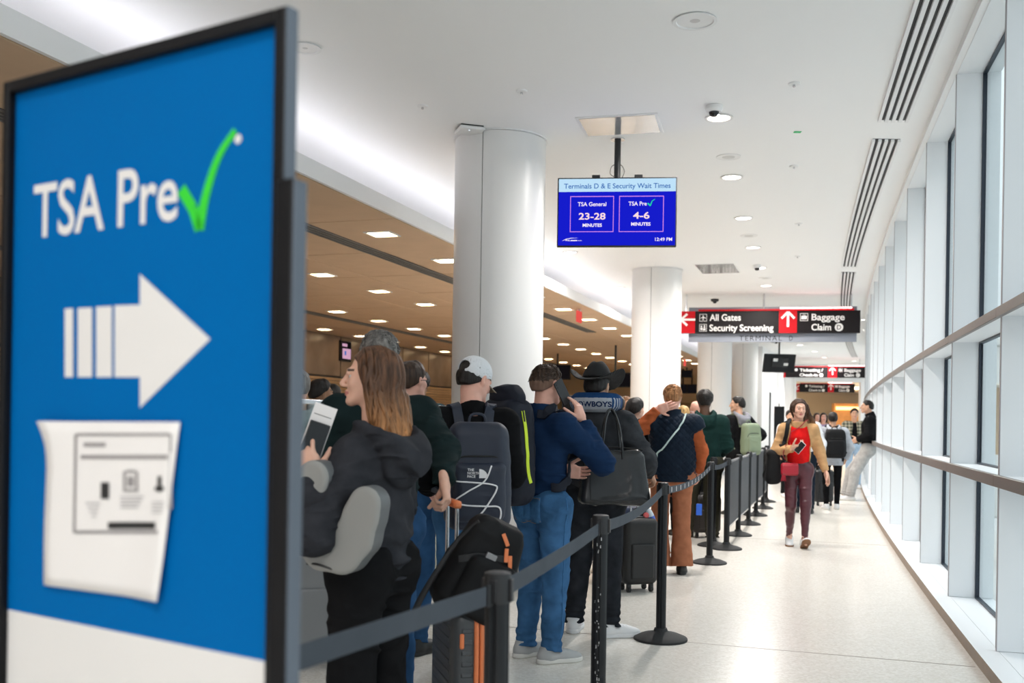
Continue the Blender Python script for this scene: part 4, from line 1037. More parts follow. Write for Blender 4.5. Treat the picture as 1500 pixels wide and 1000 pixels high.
def person(label, pos, ang, h=1.72, pose=None, res=.010, skin='fair', top=None, bottom=None, shoe=None, hair=None, group=None, wide=1.0, yaw=0., pitch=0., roll=0., hands=None, face=None, tilt=None, seam=True):
    s = h / 1.75; F = Fig(); J = {k: np.array(v, float) for k, v in BASE.items()}
    for k in ('shL', 'shR', 'hipL', 'hipR', 'elL', 'elR', 'wrL', 'wrR'): J[k][0] *= wide
    for k, v in (pose or {}).items(): J[k] = np.array(v, float)
    J = {k: v * s for k, v in J.items()}; F.J = J; F.s = s; W = wide * s
    F.root = r = thing('person', label, 'person', (pos[0], pos[1], 0), -math.radians(ang), group)
    F.M = Matrix.Translation((pos[0], pos[1], 0)) @ Matrix.Rotation(-math.radians(ang), 4, 'Z')
    Rh = Rz(-math.radians(yaw)) @ Ry(math.radians(roll)) @ Rx(math.radians(pitch)); F.Rh = Rh; hs = s * .97; F.hs = hs; hc = J['head']; F.hc = hc
    toh = lambda p: ((p - A3(hc)) @ A3(Rh) / hs).astype(np.float32); F.toh = toh
    hw = lambda q: hc + Rh @ (np.asarray(q, float) * hs); F.hw = hw
    fwd = (0, 1, 0)
    # --- skin: one body
    core = union([rc(J['hipL'], J['hipR'], .085 * s, None, fwd, .8), rc(J['pel'], J['waist'], .115 * W, .105 * W, fwd, .72), rc(J['waist'], J['chest'], .105 * W, .125 * W, fwd, .72),
                  rc(J['shL'], J['shR'], .05 * s), rc(J['chest'], J['neck'], .10 * W, .055 * s, fwd, .8)] +
                 [rc(J['hip' + c], J['knee' + c], .068 * s, .048 * s) for c in 'LR'] + [rc(J['knee' + c], J['ank' + c], .048 * s, .034 * s) for c in 'LR'] +
                 [rc(J['sh' + c], J['el' + c], .046 * s, .036 * s) for c in 'LR'] + [rc(J['el' + c], J['wr' + c], .036 * s, .026 * s) for c in 'LR'] +
                 [rc(J['ank' + c], J['ank' + c] + np.array([0, .1, -.04]) * s, .03 * s, .025 * s) for c in 'LR'], .03 * s)
    allp = np.array(list(J.values())); lo, hi = allp.min(0) - .2 * s, allp.max(0) + .2 * s; lo[2] = max(lo[2], -.02)
    V0, Q0 = snet(core, lo, hi, .026)
    neckp = rc(J['neck'] - np.array([0, -.002, .05]) * s, hw((0, -.022, -.055)), .062 * s, .054 * s)
    headf = lambda p: smin(head_prims(toh(p)) * hs, neckp(p), .02 * s)
    hres = res * .58 if res < .007 else min(res * .72, .0105)
    V1, Q1 = snet(headf, np.minimum(hc, J['neck']) - .16 * s, np.maximum(hc, J['neck']) + .16 * s, hres)
    ex = [(V1, Q1)]
    for c, sd in (('L', -1), ('R', 1)):
        hd = (hands or {}).get(c, {}); d = hd.get('d', J['wr' + c] - J['el' + c]); n_ = hd.get('n', (-sd, .25, .1))
        f, a, b = hand_prims(J['wr' + c], d, n_, sd, s * hd.get('size', 1.0), hd.get('curl', .35), hd.get('thumb', .5))
        ex.append(snet(f, a, b, min(max(res * .52, .0034), .008), .02))
    nh = len(V0)
    def mf(c):
        q = toh(c.astype(np.float32)); m = np.zeros(len(c), int)
        inh = (np.abs(q) < .14).all(1)
        m[inh & (q[:, 1] > .083) & (np.abs(q[:, 0]) < .023) & (q[:, 2] < -.05) & (q[:, 2] > -.0745) & (((q[:, 0] / .023) ** 2 + ((q[:, 2] + .062) / .0125) ** 2) < 1)] = 1
        m[inh & (q[:, 1] > .062) & (np.abs(np.abs(q[:, 0]) - .032) < .018) & (np.abs(q[:, 2] - .030 + .12 * (np.abs(np.abs(q[:, 0]) - .026))) < .0045)] = 2
        return m
    F.body = imesh_from('body', V0, Q0, ex, [M_skin[skin], M_lip, M_brow], r, mf)
    if face:
        for sd in (-1, 1):
            c = hw((sd * .030, .0725, .003)); e = MB(); e.lathe([(.0118 * hs * math.sin(t), -.0118 * hs * math.cos(t)) for t in [k * math.pi / 12 for k in range(1, 12)]], 16)
            M = Matrix.Translation(c) @ Matrix(Rh.tolist()).to_4x4() @ Matrix.Rotation(-math.pi / 2, 4, 'X')
            e.v = [tuple(M @ Vector(v)) for v in e.v]
            fw = Vector(Rh @ np.array([0, 1, 0]))
            e.m = [1 if (Vector(e.v[f[0]]) - Vector(c)).normalized().dot(fw) > .8 else 0 for f in e.f]
            e.build('eye', [M_eye, M_iris], r)
    # --- top
    tops = top if isinstance(top, list) else ([top] if top else [])
    F.tops = []
    for T in tops:
        ft = T.get('fat', .022) * s; hem = T.get('hem', .86) * s; bag = T.get('bag', .0); arms = T.get('arms', 'LR'); sl = T.get('sleeve', 1.0)
        lowp = J['pel'].copy(); lowp[2] = min(hem - .02, J['pel'][2])
        tors = [rc(lowp, J['waist'], .128 * W + ft + bag * .02, .116 * W + ft + bag * .02, fwd, .74), rc(J['waist'], J['chest'], .116 * W + ft + bag * .02, .137 * W + ft, fwd, .74),
                rc(J['shL'] * .93 + J['neck'] * .07, J['shR'] * .93 + J['neck'] * .07, .050 * s + ft * .8), rc(J['chest'], (J['chest'] + J['neck']) / 2 + np.array([0, -.005, .045 * s]), .128 * W + ft * .8, .062 * s + ft * .45, fwd, .85)]
        tors = union(tors, .05 * s)
        armf = []
        for c in arms:
            a, b, w_ = J['sh' + c], J['el' + c], J['wr' + c]
            af = T.get('armfat', ft)
            if sl >= 1:
                we = b + (w_ - b) * T.get('cuff', .97)
                g = union([rc(a, b, .052 * s + af * .9, .044 * s + af), rc(b, we, .044 * s + af, .028 * s + af * .75, cut1=True)], .03 * s)
                if T.get('rib', True):
                    u = nrm(we - b); g = union([g, rc(we - u * .045 * s, we + u * .004, .031 * s + af * .55, .031 * s + af * .5, cut0=True, cut1=True)], .008)
            else: g = rc(a, a + (b - a) * sl * 1.6, .056 * s + af, .052 * s + af * 1.2, cut1=True)
            armf.append(g)
        wr = wrinkle(T.get('wr', .007) * s * (1.4 if res < .008 else 1), *T.get('wf', (9., 14.))); wrA = wrinkle(T.get('wr', .007) * s * 1.2, 8., 22.)
        nb = J['neck'].copy(); nd = nrm(hw((0, -.02, -.06)) - nb)
        nr = T.get('neck', .066) * s
        hood = None
        if T.get('hood'):
            hc0 = A3(J['neck'] + np.array([0, -.055, -.012 - T.get('hooddrop', 0.)]) * s); hk = T.get('hoodsize', 1.0) * s
            pouch = ell(J['neck'] + np.array([0, -.118, -.085 - T.get('hooddrop', 0.)]) * s, np.array([.105, .040, .085]) * hk)
            def hood(p):
                q = (p - hc0) / hk; back = np.clip(-q[:, 1] / .1, 0, 1)
                R = np.sqrt((q[:, 0] / 1.02) ** 2 + q[:, 1] ** 2) - .098; zc = .50 * np.minimum(q[:, 1], .03) + .035 * np.clip(np.abs(q[:, 0]) / .1, 0, 1)
                d = (np.sqrt(R ** 2 + ((q[:, 2] - zc) * .8) ** 2) - (.026 + .014 * back)) * hk
                return smin(d, pouch(p), .035 * s)
        pat = T.get('pattern')
        opn = T.get('open')
        def tf(p, tors=tors, armf=armf, hood=hood, hem=hem, T=T, wr=wr, wrA=wrA, ft=ft):
            d = tors(p)
            if T.get('hemband', True):
                band = (p[:, 2] < hem + .06 * s); d = d + np.where(band, .006 * s, 0)
            slope = T.get('hemtilt', 0.) * p[:, 0]
            d = d + wr(p) * np.clip((1.35 * s - p[:, 2]) / (.25 * s), .25, 1)
            if pat == 'quilt':
                a = (p[:, 0] * 1.0 + p[:, 2]) / .062; b = (p[:, 0] * 1.0 - p[:, 2]) / .062
                fa = np.abs(a - np.round(a)); fb = np.abs(b - np.round(b)); d = d + .007 * np.exp(-(np.minimum(fa, fb) / .11) ** 2) - .003
            d = smax(d, hem + slope - p[:, 2], .012)
            if opn: d = np.maximum(d, -np.maximum(np.abs(p[:, 0]) - opn * s * (.5 + .5 * np.clip((1.5 * s - p[:, 2]) / (.5 * s), 0, 1)), -p[:, 1] + .02))
            for g in armf: d = smin(d, g(p) + wrA(p), .06 * s)
            d = smax(d, -rc(nb - nd * .03 * s, nb + nd * .3 * s, nr, nr * 1.0)(p), .008)
            if hood is not None:
                hd_ = hood(p) + wrA(p) * .8
                hd_ = smax(hd_, -rc(nb + nd * .015 * s - np.array([0, .02, 0]) * s, nb + nd * .3 * s, .072 * s, .09 * s)(p), .01)
                d = smin(d, hd_, .012)
            if T.get('collar'):
                cz = T['collar'] * s; ring = rc(nb - nd * .02 * s, nb + nd * cz, nr + .018 * s, nr + .014 * s, cut1=True)(p)
                ring = np.maximum(ring, -rc(nb - nd * .05, nb + nd * (cz + .1), nr, nr)(p)); d = np.minimum(d, ring)
            return d
        lo2, hi2 = lo.copy(), hi.copy(); lo2[2] = hem - .05 if not len(arms) else min(hem - .05, J['wrL'][2] - .1, J['wrR'][2] - .1)
        hi2[2] = max(J['neck'][2] + .14 * s, J['elL'][2] + .15 * s, J['elR'][2] + .15 * s, J['wrL'][2] + .1, J['wrR'][2] + .1)
        o = imesh(T['name'], tf, lo2, hi2, res * T.get('resk', 1.12), T['mat'], r, slack=.04, matf=T.get('matf'), label=T.get('label')); F.tops.append(o)
        F.tf = tf
    # --- bottom
    if bottom:
        B = bottom; bg = B.get('bag', .012) * s; fl = B.get('flare', .0) * s; wz = B.get('waist', 1.04) * s
        hips = union([rc(J['hipL'], J['hipR'], .098 * s + bg, None, fwd, .92), rc(J['pel'], J['waist'], .122 * W + bg * .6, .112 * W + bg * .5, fwd, .74)] , .04 * s)
        seat = [ell(J['hip' + c] + np.array([0, -.026, -.01]) * s, np.array([.088, .080, .10]) * s + bg * .6) for c in 'LR']
        legs = []
        for c in 'LR':
            a, b, k = J['hip' + c], J['knee' + c], J['ank' + c]; e = k + (k - b) * B.get('len', .02)
            legs.append(union([rc(a, b, .082 * s + bg * .9, .060 * s + bg), rc(b, e, .056 * s + bg, .042 * s + bg + fl, cut1=True), ell(b + (k - b) * .32 + np.array([0, -.012 if bg > .008 else -.02, 0]) * s, np.array([.048, .05, .13]) * s + bg * .7)], .03 * s))
        wr = wrinkle(B.get('wr', .006) * s, 10., 16.)
        def bf(p):
            d = smin(hips(p), smin(seat[0](p), seat[1](p), .03 * s), .05 * s) + wr(p)
            l = [g(p) + wr(p) for g in legs]
            d = smin(d, smin(l[0], l[1], .012 * s), .04 * s)
            ank = np.clip(1 - (p[:, 2] - .08 * s) / (.16 * s), 0, 1)
            d = d + B.get('stack', .004) * s * ank * np.sin(p[:, 2] / s * 2 * math.pi / .042 + 3 * vnoise(p * 14.)) 
            return np.maximum(d, p[:, 2] - wz)
        lo3, hi3 = lo.copy(), hi.copy(); hi3[2] = wz + .04; lo3[2] = .0
        F.bottom = imesh(B.get('name', 'trousers'), bf, lo3, hi3, res * B.get('resk', 1.25), B['mat'], r, slack=.04)
        F.bf = bf
    # --- shoes
    if shoe:
        for c, sd in (('L', -1), ('R', 1)):
            k = J['ank' + c]; ya = math.radians(shoe.get('yaw' + c, sd * 8)); pt_ = math.radians(shoe.get('pitch' + c, 0)); z0 = k[2] - .085 * s
            R_ = Rz(-ya) @ Rx(pt_); o_ = np.array([k[0], k[1], z0]); fs = s * shoe.get('size', 1.)
            up = union([ell((0, -.035, .040), (.040, .052, .048)), ell((0, .045, .042), (.043, .09, .042)), ell((0, .125, .028), (.046, .075, .034)), rc((0, -.015, .05), (0, -.025, .105), .043, .042, cut1=True)], .03)
            def upf(p, up=up, R_=R_, o_=o_):
                q = (p - A3(o_)) @ A3(R_) / fs; d = up(q.astype(np.float32)); d = smax(d, .012 - q[:, 2], .004)
                la = np.sin(q[:, 1] * 2 * math.pi / .022) * .0015 * ((q[:, 1] > .03) & (q[:, 1] < .11) & (np.abs(q[:, 0]) < .025) & (q[:, 2] > .05))
                return (d + la) * fs
            so = union([ell((0, -.035, .015), (.043, .056, .08)), ell((0, .045, .015), (.042, .10, .08)), ell((0, .125, .015), (.050, .080, .08))], .03)
            def sof(p, so=so, R_=R_, o_=o_):
                q = (p - A3(o_)) @ A3(R_) / fs; d = so(q.astype(np.float32)); return np.maximum(np.maximum(d, q[:, 2] - .028), -q[:, 2] + .0005) * fs
            c_ = o_ + R_ @ np.array([0, .04, .05]) * fs; a_, b_ = c_ - .17 * s, c_ + .17 * s
            rs = min(max(res * .75, .006), .011)
            so_ = imesh('shoe', upf, a_, b_, rs, shoe['mat'], r, slack=.02)
            imesh('sole', sof, a_, b_, rs, shoe.get('sole', shoe['mat']), so_, slack=.02)
            if res < .008:
                lac = MB()
                for k_ in range(5):
                    y_ = .045 + k_ * .016; pts = [o_ + R_ @ (np.array([x_, y_, .0]) * fs) for x_ in (-.026, -.012, .0, .012, .026)]
                    zz = [.077 - .30 * (y_ - .045) - abs(x_) ** 2 * 22 for x_ in (-.026, -.012, .0, .012, .026)]
                    lac.tube([Vector(p_) + Vector(R_ @ np.array([0, 0, z_ * fs])) for p_, z_ in zip(pts, zz)], .0022, 5)
                lac.build('laces', shoe.get('lace', shoe['mat']), so_)
    # --- hair
    if hair: make_hair(F, hair, res)
    return F
def imesh_from(name, V, Q, ex, mats, parent, matf):
    Vs, Qs, k = [V], [Q], len(V)
    for v, q in ex: Vs.append(v); Qs.append(q + k); k += len(v)
    V, Q = np.concatenate(Vs), np.concatenate(Qs)
    me = bpy.data.meshes.new(name); me.vertices.add(len(V)); me.vertices.foreach_set('co', np.ascontiguousarray(V, np.float32).ravel())
    me.loops.add(len(Q) * 4); me.loops.foreach_set('vertex_index', np.ascontiguousarray(Q, np.int32).ravel())
    me.polygons.add(len(Q)); me.polygons.foreach_set('loop_start', np.arange(0, len(Q) * 4, 4, dtype=np.int32)); me.polygons.foreach_set('use_smooth', np.ones(len(Q), bool))
    for m in mats: me.materials.append(m)
    me.polygons.foreach_set('material_index', np.asarray(matf(V[Q].mean(1)), np.int32)); me.update(calc_edges=True); me.validate()
    o = bpy.data.objects.new(name, me); COL.objects.link(o); o.parent = parent; return o
def make_hair(F, H, res):
    kind = H['kind']; th = H.get('th', .010); hs = F.hs; toh = F.toh; hp = min(res * (.6 if res < .007 else .72), .011)
    yk, zk = {'short': ([-.12, -.08, -.03, .01, .03, .06, .085, .12], [-.05, -.05, -.02, .012, .02, .07, .085, .09]),
              'long': ([-.12, -.03, .02, .05, .075, .12], [-.3, -.3, -.05, .06, .085, .09]),
              'afro': ([-.14, -.05, .0, .04, .07, .14], [-.05, -.05, .0, .03, .055, .075])}[{'crop': 'short', 'bun': 'short', 'bob': 'long'}.get(kind, kind)]
    capf = union([ell((0, -.018, .035), (.074 + th, .094 + th, .083 + th)), ell((0, -.05, -.01), (.062 + th, .062 + th, .075))], .03)
    R_ = F.Rh
    def f(p):
        q = toh(p); d = capf(q)
        if kind == 'afro': d = np.minimum(d, ell((0, -.02, .045), (.098 + th, .112 + th, .10 + th))(q)) + .007 * vnoise(q * 60) + .010 * vnoise(q * 26)
        else:
            d = d + .0045 * vnoise(q * A3((70, 70, 25))) + .006 * vnoise(q * A3((28, 28, 14)))
            if kind == 'short': d = d + .006 * vnoise(q * 45) - .006 * np.clip(q[:, 2] / .1, 0, 1) * (q[:, 1] > 0)
        z = np.interp(q[:, 1], yk, zk); d = smax(d, z - q[:, 2], .008)
        if kind == 'bun': d = smin(d, ell(H.get('bun', (0, -.09, .10)), (.045, .045, .042))(q) + .006 * vnoise(q * 50), .015)
        return d * hs
    if kind in ('long', 'bob'):
        L = H.get('len', .24); Wd = H.get('w', .075); bk = H.get('back', -.055); sw = H.get('sweep', (0, 0)); f0 = f
        # falling mass, plumb in the person's own frame
        A = F.hw((0, -.045, .0)); Bp = A + np.array([sw[0], sw[1] - .02, -L]) * F.s
        mass = union([rc(A, Bp, Wd * hs * 1.1, Wd * hs * H.get('end', .95), (0, 1, 0), .62)] +
                     [rc(F.hw((sx * .072, .012, .03)), F.hw((sx * .078, .005, -.06)) + np.array([sw[0], sw[1], -(L - .12) * H.get('side', .8)]) * F.s, .026 * hs, .022 * hs) for sx in (-1, 1)], .03)
        def f(p):
            q = toh(p)
            m = mass(p) + .014 * vnoise(p * A3((70, 70, 7)) + vnoise(p * 9)[:, None] * 2.) + .020 * vnoise(p * A3((30, 30, 9)) + 5)
            zb = A[2] - L * F.s + .02 * vnoise(p * A3((40, 40, 2)))
            m = smax(m, zb - p[:, 2], .01)
            # keep the face clear
            fc = np.maximum(np.abs(q[:, 0]) - .066, .030 - q[:, 1]); fc = np.where(q[:, 2] < .09, fc, 1.)
            m = smax(m, -fc * hs, .008)
            return smin(f0(p), m, .02)
        lo, hi = F.hc - np.array([.24, .26, .16 + L + .1]) , F.hc + np.array([.24, .24, .2])
    else: lo, hi = F.hc - .2, F.hc + .24
    mats, mf = H['mat'], None
    if H.get('fade'):
        mats = [H['mat'], H['fade']]
        def mf(c): q = toh(c.astype(np.float32)); return (q[:, 2] < .034 + .25 * np.clip(q[:, 1], -.1, .1) + .012 * vnoise(q * 80)).astype(int)
    o = imesh('hair', f, lo, hi, hp * H.get('resk', 1), mats, F.root, slack=.03, matf=mf)
    n = H.get('locks', 0)
    if n: locks(F, f, n, H, kind)
    return o
def locks(F, f, n, H, kind):
    rs = np.random.RandomState(len(F.root.name) + n); hs = F.hs; down = A3((0, 0, -1))
    if kind in ('long', 'bob'):
        y0 = rs.uniform(-.09, .045, n); sg = rs.choice([-1, 1], n); th_ = rs.uniform(0, 1, n)
        P0 = np.stack([sg * .008, y0, np.full(n, .125)], 1); out = np.stack([sg * (1 - .75 * th_), -.2 - .8 * th_, np.zeros(n)], 1); steps, dl, r0 = 34, .0165, H.get('lockr', .0062)
    else:
        u = rs.uniform(-1, 1, (n, 3)); u /= np.linalg.norm(u, axis=1)[:, None]; u[:, 2] = np.abs(u[:, 2]) * 1.1 - .12 + 0 * u[:, 0]
        P0 = u * .12 + np.array([0, -.02, .035]); out = np.stack([rs.normal(0, .35, n), rs.normal(-.1, .5, n), rs.normal(.2, .3, n)], 1); steps, dl, r0 = 5, H.get('tuft', .0085), H.get('lockr', .0038)
    p = (F.hc + (F.Rh @ (P0 * hs).T).T).astype(np.float32); out = (F.Rh @ out.T).T; out /= np.linalg.norm(out, axis=1)[:, None] + 1e-6
    ph = rs.uniform(0, 6.28, n); paths = []
    def proj(p, off):
        for _ in range(4):
            e = .003; d = f(p) - off; g = np.stack([f(p + A3(v)) - f(p - A3(v)) for v in ((e, 0, 0), (0, e, 0), (0, 0, e))], 1); g /= np.linalg.norm(g, axis=1)[:, None] + 1e-6
            p = p - g * np.clip(d, -.03, .03)[:, None]
        return p, g
    for k in range(steps):
        p, g = proj(p, .0005 if kind in ('long', 'bob') else .001 + .001 * k); paths.append(p.copy())
        w = math.exp(-k * .28) if kind in ('long', 'bob') else 1.
        v = out * w + down * (1 - w * .85 if kind in ('long', 'bob') else .45); v = v - g * (v * g).sum(1)[:, None]
        tg = np.cross(v, g); v = v + tg * (.42 * np.sin(ph + k * .5) * (k > 8))[:, None]
        p = (p + v / (np.linalg.norm(v, axis=1)[:, None] + 1e-6) * dl * F.s).astype(np.float32)
    pa = np.stack(paths, 1); mb = MB(); q0 = F.toh(pa[:, 0].astype(np.float32))
    for i in range(n):
        if kind not in ('long', 'bob') and (q0[i, 2] < .0 or (q0[i, 1] > .05 and q0[i, 2] < .085)): continue
        L = steps if kind not in ('long', 'bob') else max(14, int(steps - rs.randint(0, 5)))
        q = pa[i, :L]; r = [r0 * F.s * min(1, .35 + k / 4) * max(.12, 1 - (k / (L - 1)) ** 3) * (.7 + .6 * ((i * 37) % 17) / 17) for k in range(L)]
        mb.tube([Vector(x) for x in q.tolist()], r, 5)
    mb.build('hair_locks', H['mat'], F.root, ang=0, fix=False) if 0 else mkobj('hair_locks', mb.v, mb.f, H['mat'], F.root, ang=0, fix=True, kind='stuff')
def at(px, Z): p = P(px, 614, Z); return (p.x, p.y)
def hug(F, pts, off=.006, it=6):
    p = np.array(pts, np.float32)
    for _ in range(it):
        e = .004; d = F.tf(p) - off
        g = np.stack([F.tf(p + A3(v)) - F.tf(p - A3(v)) for v in ((e, 0, 0), (0, e, 0), (0, 0, e))], 1); g /= np.linalg.norm(g, axis=1)[:, None] + 1e-6
        p = p - g * np.clip(d, -.05, .05)[:, None]
    return [Vector(v) for v in p.tolist()], [Vector(v) for v in g.tolist()]
def strap(mb, F, pts, w=.05, th=.012, off=.008, n=6, free=()):
    pts = smooth_path(pts, n); q, g = hug(F, [p[:] for p in pts], off)
    tang = [(q[min(i + 1, len(q) - 1)] - q[max(i - 1, 0)]).normalized() for i in range(len(q))]
    mb.ribbon(q, [t.cross(v) for t, v in zip(tang, g)], w, th)
def decal(o, org, right, up, dirv, lift=.0025):
    V, Fc = [], []
    for q in (o if isinstance(o, list) else [o]):
        k = len(V); V += [v.co.copy() for v in q.data.vertices]; Fc += [tuple(i + k for i in p.vertices) for p in q.data.polygons]
    t = BVHTree.FromPolygons(V, Fc)
    org, right, up, dirv = Vector(org), Vector(right).normalized(), Vector(up).normalized(), Vector(dirv).normalized()
    def w(p):
        s = org + right * p.x + up * p.z - dirv * .25; h = t.ray_cast(s, dirv)
        return (h[0] if h[0] else org + right * p.x + up * p.z) - dirv * lift
    return w
M_logo = mat('logo_white', (.80, .80, .82), .5)
M_cord = mat('cord_white', (.78, .78, .80), .6)
M_zip = mat('zip_black', (.01, .01, .01), .4)
def backpack(F, label, m, half=(.16, .085, .24), c=(0, -.26, 1.19), straps=True, res=.009, taper=.25, pocket=True, strapm=None, group=None, sw=.05):
    s = F.s; b = thing('backpack', label, 'backpack', M=F.M, group=group); c = np.array(c, float); hx, hy, hz = half; wr = wrinkle(.005, 8, 9)
    def body(p):
        q = (p - A3(c)); k = 1 + taper * np.clip((q[:, 2]) / hz, -1, 1) * .55 * (q[:, 2] > 0); q = q * np.stack([k, k * .5 + .5, np.ones_like(k)], 1)
        d = rbox((0, 0, 0), (hx, hy, hz), min(hx, hy) * .7)(q.astype(np.float32)); return d + wr(p) * .8
    o = imesh('body', body, c - np.array(half) - .06, c + np.array(half) + .06, res, m, b)
    F.pack = o; F.packc = c
    if pocket:
        pc = c + np.array([0, -hy * .62, -hz * .28])
        pk = lambda p: rbox(pc, (hx * .80, hy * .62, hz * .56), hy * .45)(p) + wr(p)
        F.pocket = imesh('front_pocket', pk, pc - .3, pc + .3, res, m, b)
        z = MB(); z.tube(smooth_path([(c[0] - hx * .78, c[1] - hy * .75, c[2] - hz * .2), (c[0] - hx * .7, c[1] - hy * .9, c[2] + hz * .30), (c[0], c[1] - hy * 1.04, c[2] + hz * .38), (c[0] + hx * .7, c[1] - hy * .9, c[2] + hz * .30), (c[0] + hx * .78, c[1] - hy * .75, c[2] - hz * .2)], 6), .004, 6); z.build('zip', M_zip, b)
    l = MB(); l.tube(smooth_path([(c[0] - .045, c[1] + hy * .6, c[2] + hz * .92), (c[0] - .03, c[1] + hy * .6, c[2] + hz + .035), (c[0] + .03, c[1] + hy * .6, c[2] + hz + .035), (c[0] + .045, c[1] + hy * .6, c[2] + hz * .92)], 5), .007, 8, 0, .6); l.build('grab_loop', strapm or m, b)
    if straps:
        for sd in (-1, 1):
            sb = MB(); x = sd
            strap(sb, F, [(x * .07 * s, -.155 * s, c[2] + hz * .75), (x * .085 * s, -.10 * s, 1.465 * s), (x * .105 * s, .0, 1.50 * s), (x * .115 * s, .09 * s, 1.42 * s), (x * .13 * s, .14 * s, 1.28 * s), (x * .16 * s, .11 * s, 1.13 * s), (x * .185 * s, .0, 1.05 * s), (x * .15 * s, -.10 * s, c[2] - hz * .7)], sw, .014, .012)
            sb.build('shoulder_strap', strapm or m, b, bev=.002, seg=1)
    return b
def wheelset(r_, xs, ys, z=.03, rr=.026):
    for x in xs:
        for y in ys:
            w = MB(); M = Matrix.Translation((x, y, rr)) @ Matrix.Rotation(math.pi / 2, 4, 'Y')
            w.lathe([(.006, -.014), (rr * .9, -.014), (rr, -.010), (rr, .010), (rr * .9, .014), (.006, .014)], 18, M=M)
            wo = w.build('wheel', Mrub, r_); MB().box((x - .018, y - .014, rr), (x + .018, y + .014, rr * 2 + .02)).build('wheel_fork', M_blackp, wo, bev=.004)
def suitcase(label, pos, rz, w, d, h, m, ribs='soft', handle=0, trim=None, group=None, gripm=None, hx=.0, hspan=.2):
    r_ = thing('suitcase', label, 'suitcase', (pos[0], pos[1], 0), rz, group); z0 = .065
    wr = wrinkle(.003 if ribs == 'soft' else 0., 6, 6)
    f = lambda p: rbox((0, 0, z0 + h / 2), (w / 2, d / 2, h / 2), .05)(p) + (wr(p) if ribs == 'soft' else 0)
    imesh('shell', f, (-w / 2 - .03, -d / 2 - .03, z0 - .03), (w / 2 + .03, d / 2 + .03, z0 + h + .03), .011, m, r_)
    if ribs == 'hard':
        for sd in (-1, 1):
            n = int(h / .043)
            for k in range(1, n - 1):
                z = z0 + .02 + k * .043
                for x0, x1 in ((-w / 2 + .06, w / 2 - .06),):
                    MB().box((x0, sd * (d / 2 - .002) - .005, z), (x1, sd * (d / 2 - .002) + .005, z + .02)).build('rib', m, r_, bev=.005)
                y0 = .016
                MB().box((sd * (w / 2 - .002) - .005, -d / 2 + .035, z), (sd * (w / 2 - .002) + .005, -y0 - .008, z + .02)).build('rib', m, r_, bev=.005)
                MB().box((sd * (w / 2 - .002) - .005, y0 + .008, z), (sd * (w / 2 - .002) + .005, d / 2 - .035, z + .02)).build('rib', m, r_, bev=.005)
    else:
        MB().box((-w / 2 + .05, -d / 2 - .018, z0 + .05), (w / 2 - .05, -d / 2 + .01, z0 + h * .62)).build('front_pocket', m, r_, bev=.016, seg=3)
        z = MB(); z.tube(smooth_path([(-w / 2 - .001, -d * .2, z0 + .06), (-w / 2 - .001, -d * .2, z0 + h - .06), (-w / 2 + .06, -d * .2, z0 + h + .001), (w / 2 - .06, -d * .2, z0 + h + .001), (w / 2 + .001, -d * .2, z0 + h - .06), (w / 2 + .001, -d * .2, z0 + .06)], 5), .005, 6); z.build('zip', M_zip, r_)
    if trim:
        t = MB(); y = 0
        for yy in (-.011, .011):
            t.tube(smooth_path([(-w / 2 - .002, yy, z0 + .04), (-w / 2 - .002, yy, z0 + h - .06), (-w / 2 + .06, yy, z0 + h + .002), (w / 2 - .06, yy, z0 + h + .002), (w / 2 + .002, yy, z0 + h - .06), (w / 2 + .002, yy, z0 + .04)], 5), .010, 8)
        t.build('zip', trim, r_, label='orange zip band')
    MB().tube(smooth_path([(-.06, 0, z0 + h - .005), (-.05, 0, z0 + h + .022), (.05, 0, z0 + h + .022), (.06, 0, z0 + h - .005)], 4), .009, 8).build('grab_handle', M_blackp, r_)
    if handle:
        for k in (-1, 1): MB().tube([(hx + k * hspan / 2, d / 2 - .045, z0 + h - .02), (hx + k * hspan / 2, d / 2 - .045, z0 + h + handle)], .008, 10).build('handle_tube', M_steel, r_)
        MB().box((hx - hspan / 2 - .02, d / 2 - .062, z0 + h + handle - .012), (hx + hspan / 2 + .02, d / 2 - .028, z0 + h + handle + .02)).build('handle_grip', gripm or M_blackp, r_, bev=.01)
    wheelset(r_, (-w / 2 + .05, w / 2 - .05), (-d / 2 + .045, d / 2 - .045))
    return r_
def phone(label, M, m=None, size=(.072, .148, .009)):
    d = thing('phone', label, 'phone', M=M); a, b, c = size
    MB().box((-a / 2, -c / 2, -b / 2), (a / 2, c / 2, b / 2)).build('case', m or M_blackp, d, bev=.0035, seg=3)
    MB().box((-a / 2 + .004, -c / 2 - .0006, -b / 2 + .004), (a / 2 - .004, -c / 2, b / 2 - .004)).build('display', mat('phone_glass', (.006, .006, .008), .08) if 'phone_glass' not in bpy.data.materials else bpy.data.materials['phone_glass'], d)
    for k in (0, 1): MB().lathe([(.006, 0), (.0055, .002), (.001, .002)], 12, M=Matrix.Translation((a / 2 - .016, c / 2, b / 2 - .018 - .018 * k)) @ Matrix.Rotation(-math.pi / 2, 4, 'X')).build('camera_lens', M_blackp, d)
    return d
C_denim = cloth('denim_blue', (.030, .085, .19), var=.35, vscale=9); C_denim2 = cloth('denim_mid', (.045, .125, .26), var=.4, vscale=8); C_black = cloth('cloth_black', (.010, .010, .011)); C_char = cloth('fleece_charcoal', (.033, .034, .040), var=.25)
C_jet = cloth('cloth_jet', (.007, .007, .008)); C_navy = cloth('sweat_navy', (.010, .028, .075)); C_dgreen = cloth('jacket_deep_green', (.010, .019, .020)); C_rust = cloth('knit_rust', (.38, .095, .035)); C_rustp = cloth('trouser_rust', (.36, .14, .075)); C_quilt = cloth('quilt_navy', (.010, .017, .030), rough=.55, bump=.1)
